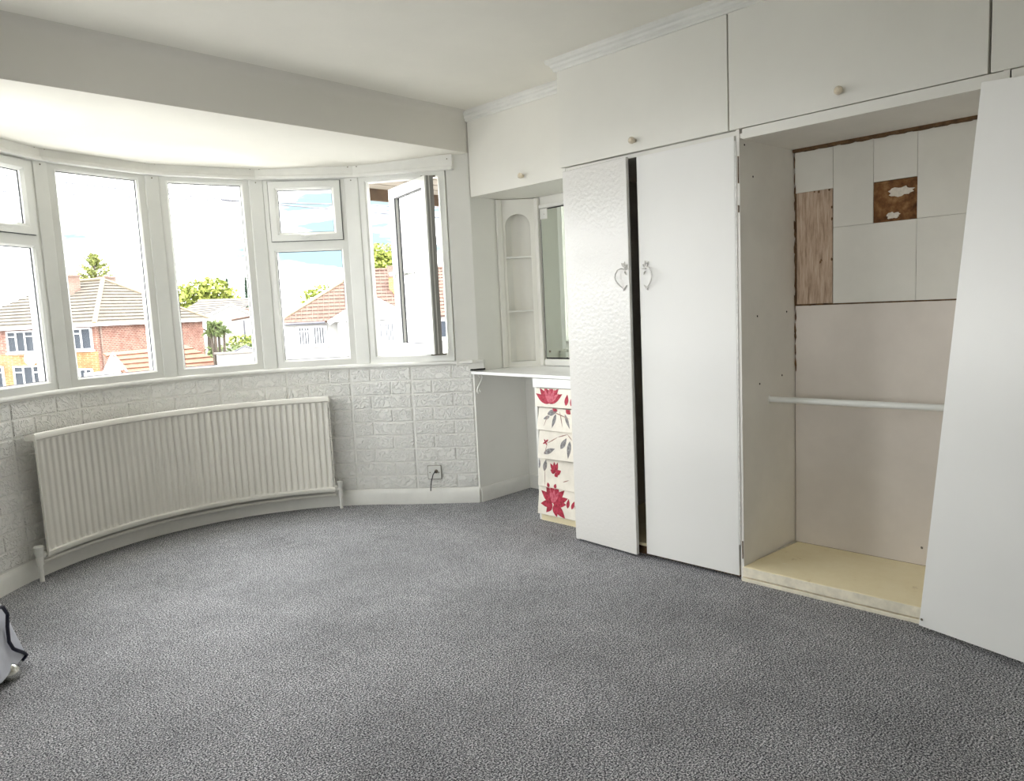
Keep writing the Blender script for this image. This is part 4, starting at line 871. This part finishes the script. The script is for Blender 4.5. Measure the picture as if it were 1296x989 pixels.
tree('leafy_tree', 'broad yellow green leafy tree seen through the middle pane', (29.4, 69.0), [(27.4, 69.8, 3.5, 1.3, 1.1), (28.6, 69.3, 4.1, 1.5, 1.2), (30.0, 68.7, 4.3, 1.5, 1.2), (31.1, 68.2, 3.6, 1.2, 1.2), (29.0, 69.0, 2.6, 1.8, 1.2), (30.8, 68.4, 2.3, 1.3, 1.2), (27.2, 69.9, 2.0, 1.4, 1.3)], 'leaf_yellow', .35, 2, .26, 240)
for (x, y, zt, s_, lb) in ((35.2, 77.0, 5.9, 5, 'slim dark conifer just right of the leafy tree'), (36.9, 76.2, 5.9, 6, 'slim dark conifer standing rightmost in the middle pane')):
    rr2 = random.Random(s_); t = thing('dark_conifer', lb, 'tree', (x, y, GZ)); mb = MB()
    for i in range(40):
        z = GZ + 3 + (zt - GZ - 3) * i / 40; w = max(.12, .62 * (1 - i / 41)); leaves(mb, (x, y, z), (w, w, .25), 14, .2, rr2)
    mb.build('crown', M['leaf_dark'], t); MB().tube([(x, y, GZ), (x, y, zt)], [.2, .03], 6).build('trunk', M['bark'], t)
tree('round_tree', 'small round green tree peeping over the slope of the white house roof', (31.0, 51.5), [(30.4, 51.8, 2.7, .9, .9), (31.2, 51.3, 3.2, .9, .7), (32.0, 51.0, 2.8, .9, .9)], 'leaf_yellow', .2, 12, .2, 320)
tree('bushy_tree', 'bushy green tree behind the white house chimney', (32.2, 44.8), [(31.6, 45.1, 5.0, .9, .9), (32.4, 44.7, 5.8, .9, .7), (33.0, 44.3, 5.1, .9, .9), (32.2, 44.8, 4.4, 1.2, .9)], 'leaf_yellow', .25, 13, .18, 420)
# cordyline like palm
rp = random.Random(21); pt = thing('palm_tree', 'small multi-stemmed palm with strappy leaves before the pale distant house', 'tree', (16.75, 38.5, GZ)); pm = MB(); pk = MB()
for (dx, dy, z) in ((-.25, 0, .75), (.2, .1, 1.0), (.45, 0, .7), (0, .2, .6), (-.1, -.1, 1.05)):
    c = Vector((16.75 + dx, 38.5 + dy, z)); pk.tube([(16.75 + dx * .4, 38.5 + dy * .4, GZ), c], [.09, .06], 6)
    for k in range(60):
        an = rp.uniform(0, 2 * math.pi); el_ = rp.uniform(-.4, 1.3); d = Vector((math.cos(an) * math.cos(el_), math.sin(an) * math.cos(el_), math.sin(el_))); ln = rp.uniform(.35, .6); sd = d.cross(Vector((0, 0, 1))).normalized() * .03
        m1 = c + d * ln * .6; e_ = c + d * ln + Vector((0, 0, -.12)); pm.add([c - sd, c + sd, m1 + sd, e_, m1 - sd], [(0, 1, 2, 3, 4)])
pm.build('fronds', M['leaf_palm'], pt); pk.build('stems', M['bark'], pt)
hd = MB(); rh = random.Random(31)
for i in range(9): leaves(hd, (20.0 + i * .28, 43.6 - i * .12, .0), (.3, .3, .45), 60, .12, rh)
hd.build('hedge', M['leaf_yellow'], None, label='clipped yellow green hedge beside the white shed', cat='hedge')
hd2 = MB()
for i in range(10): leaves(hd2, (17.9 + i * .3, 42.2 - i * .1, -.55), (.35, .35, .5), 60, .13, rh)
hd2.build('hedge', M['leaf_palm'], None, label='grey green bush in front of the pale distant house', cat='hedge')
# overhead cables
def cable(name, a, b, sag, label):
    a, b = Vector(a), Vector(b); MB().tube([a.lerp(b, i / 12) - Vector((0, 0, sag * 4 * (i / 12) * (1 - i / 12))) for i in range(13)], .026, 4).build(name, M['gasket'], label=label, cat='cable')
cable('overhead_cable', (2, 31.4, 6.15), (24, 22.2, 5.55), .12, 'thin overhead cable crossing the sky in front of the bay')
cable('overhead_cable', (3, 34, 7.5), (20, 21.5, 4.8), .2, 'thin cable sloping down across the sky behind the open casement')
# eaves of the own roof to the right of the bay
ev = thing('roof_eaves', 'timber eaves with cream soffit boards and brown fascia outside the open casement', 'eaves', (4.6, 4.6, 2.3))
for k in range(8):
    MB().box(3.72, 7.2, 3.80 + k * .205, 3.80 + k * .205 + .185, 2.352, 2.372).build('soffit_board', M['soffit_out'], ev)
MB().box(3.66, 7.2, 5.43, 5.46, 2.25, 2.40).build('fascia', M['fascia'], ev, bevel=.004); MB().prism([(3.66, 3.8, 2.372), (3.66, 5.46, 2.372), (3.66, 5.46, 2.42), (3.66, 3.8, 2.5)], (3.5, 0, 0)).build('roof_deck', M['fascia'], ev)
MB().box(4.16, 4.21, 4.35, 4.42, 2.16, 2.352).build('bracket', M['fascia'], ev)
# outer wall of the house right of the bay
struct(MB().box(3.25, 7.5, 3.66, 3.76, GZ, 2.40), 'wall_outside', M['render'], 'outer face of the house wall right of the bay')
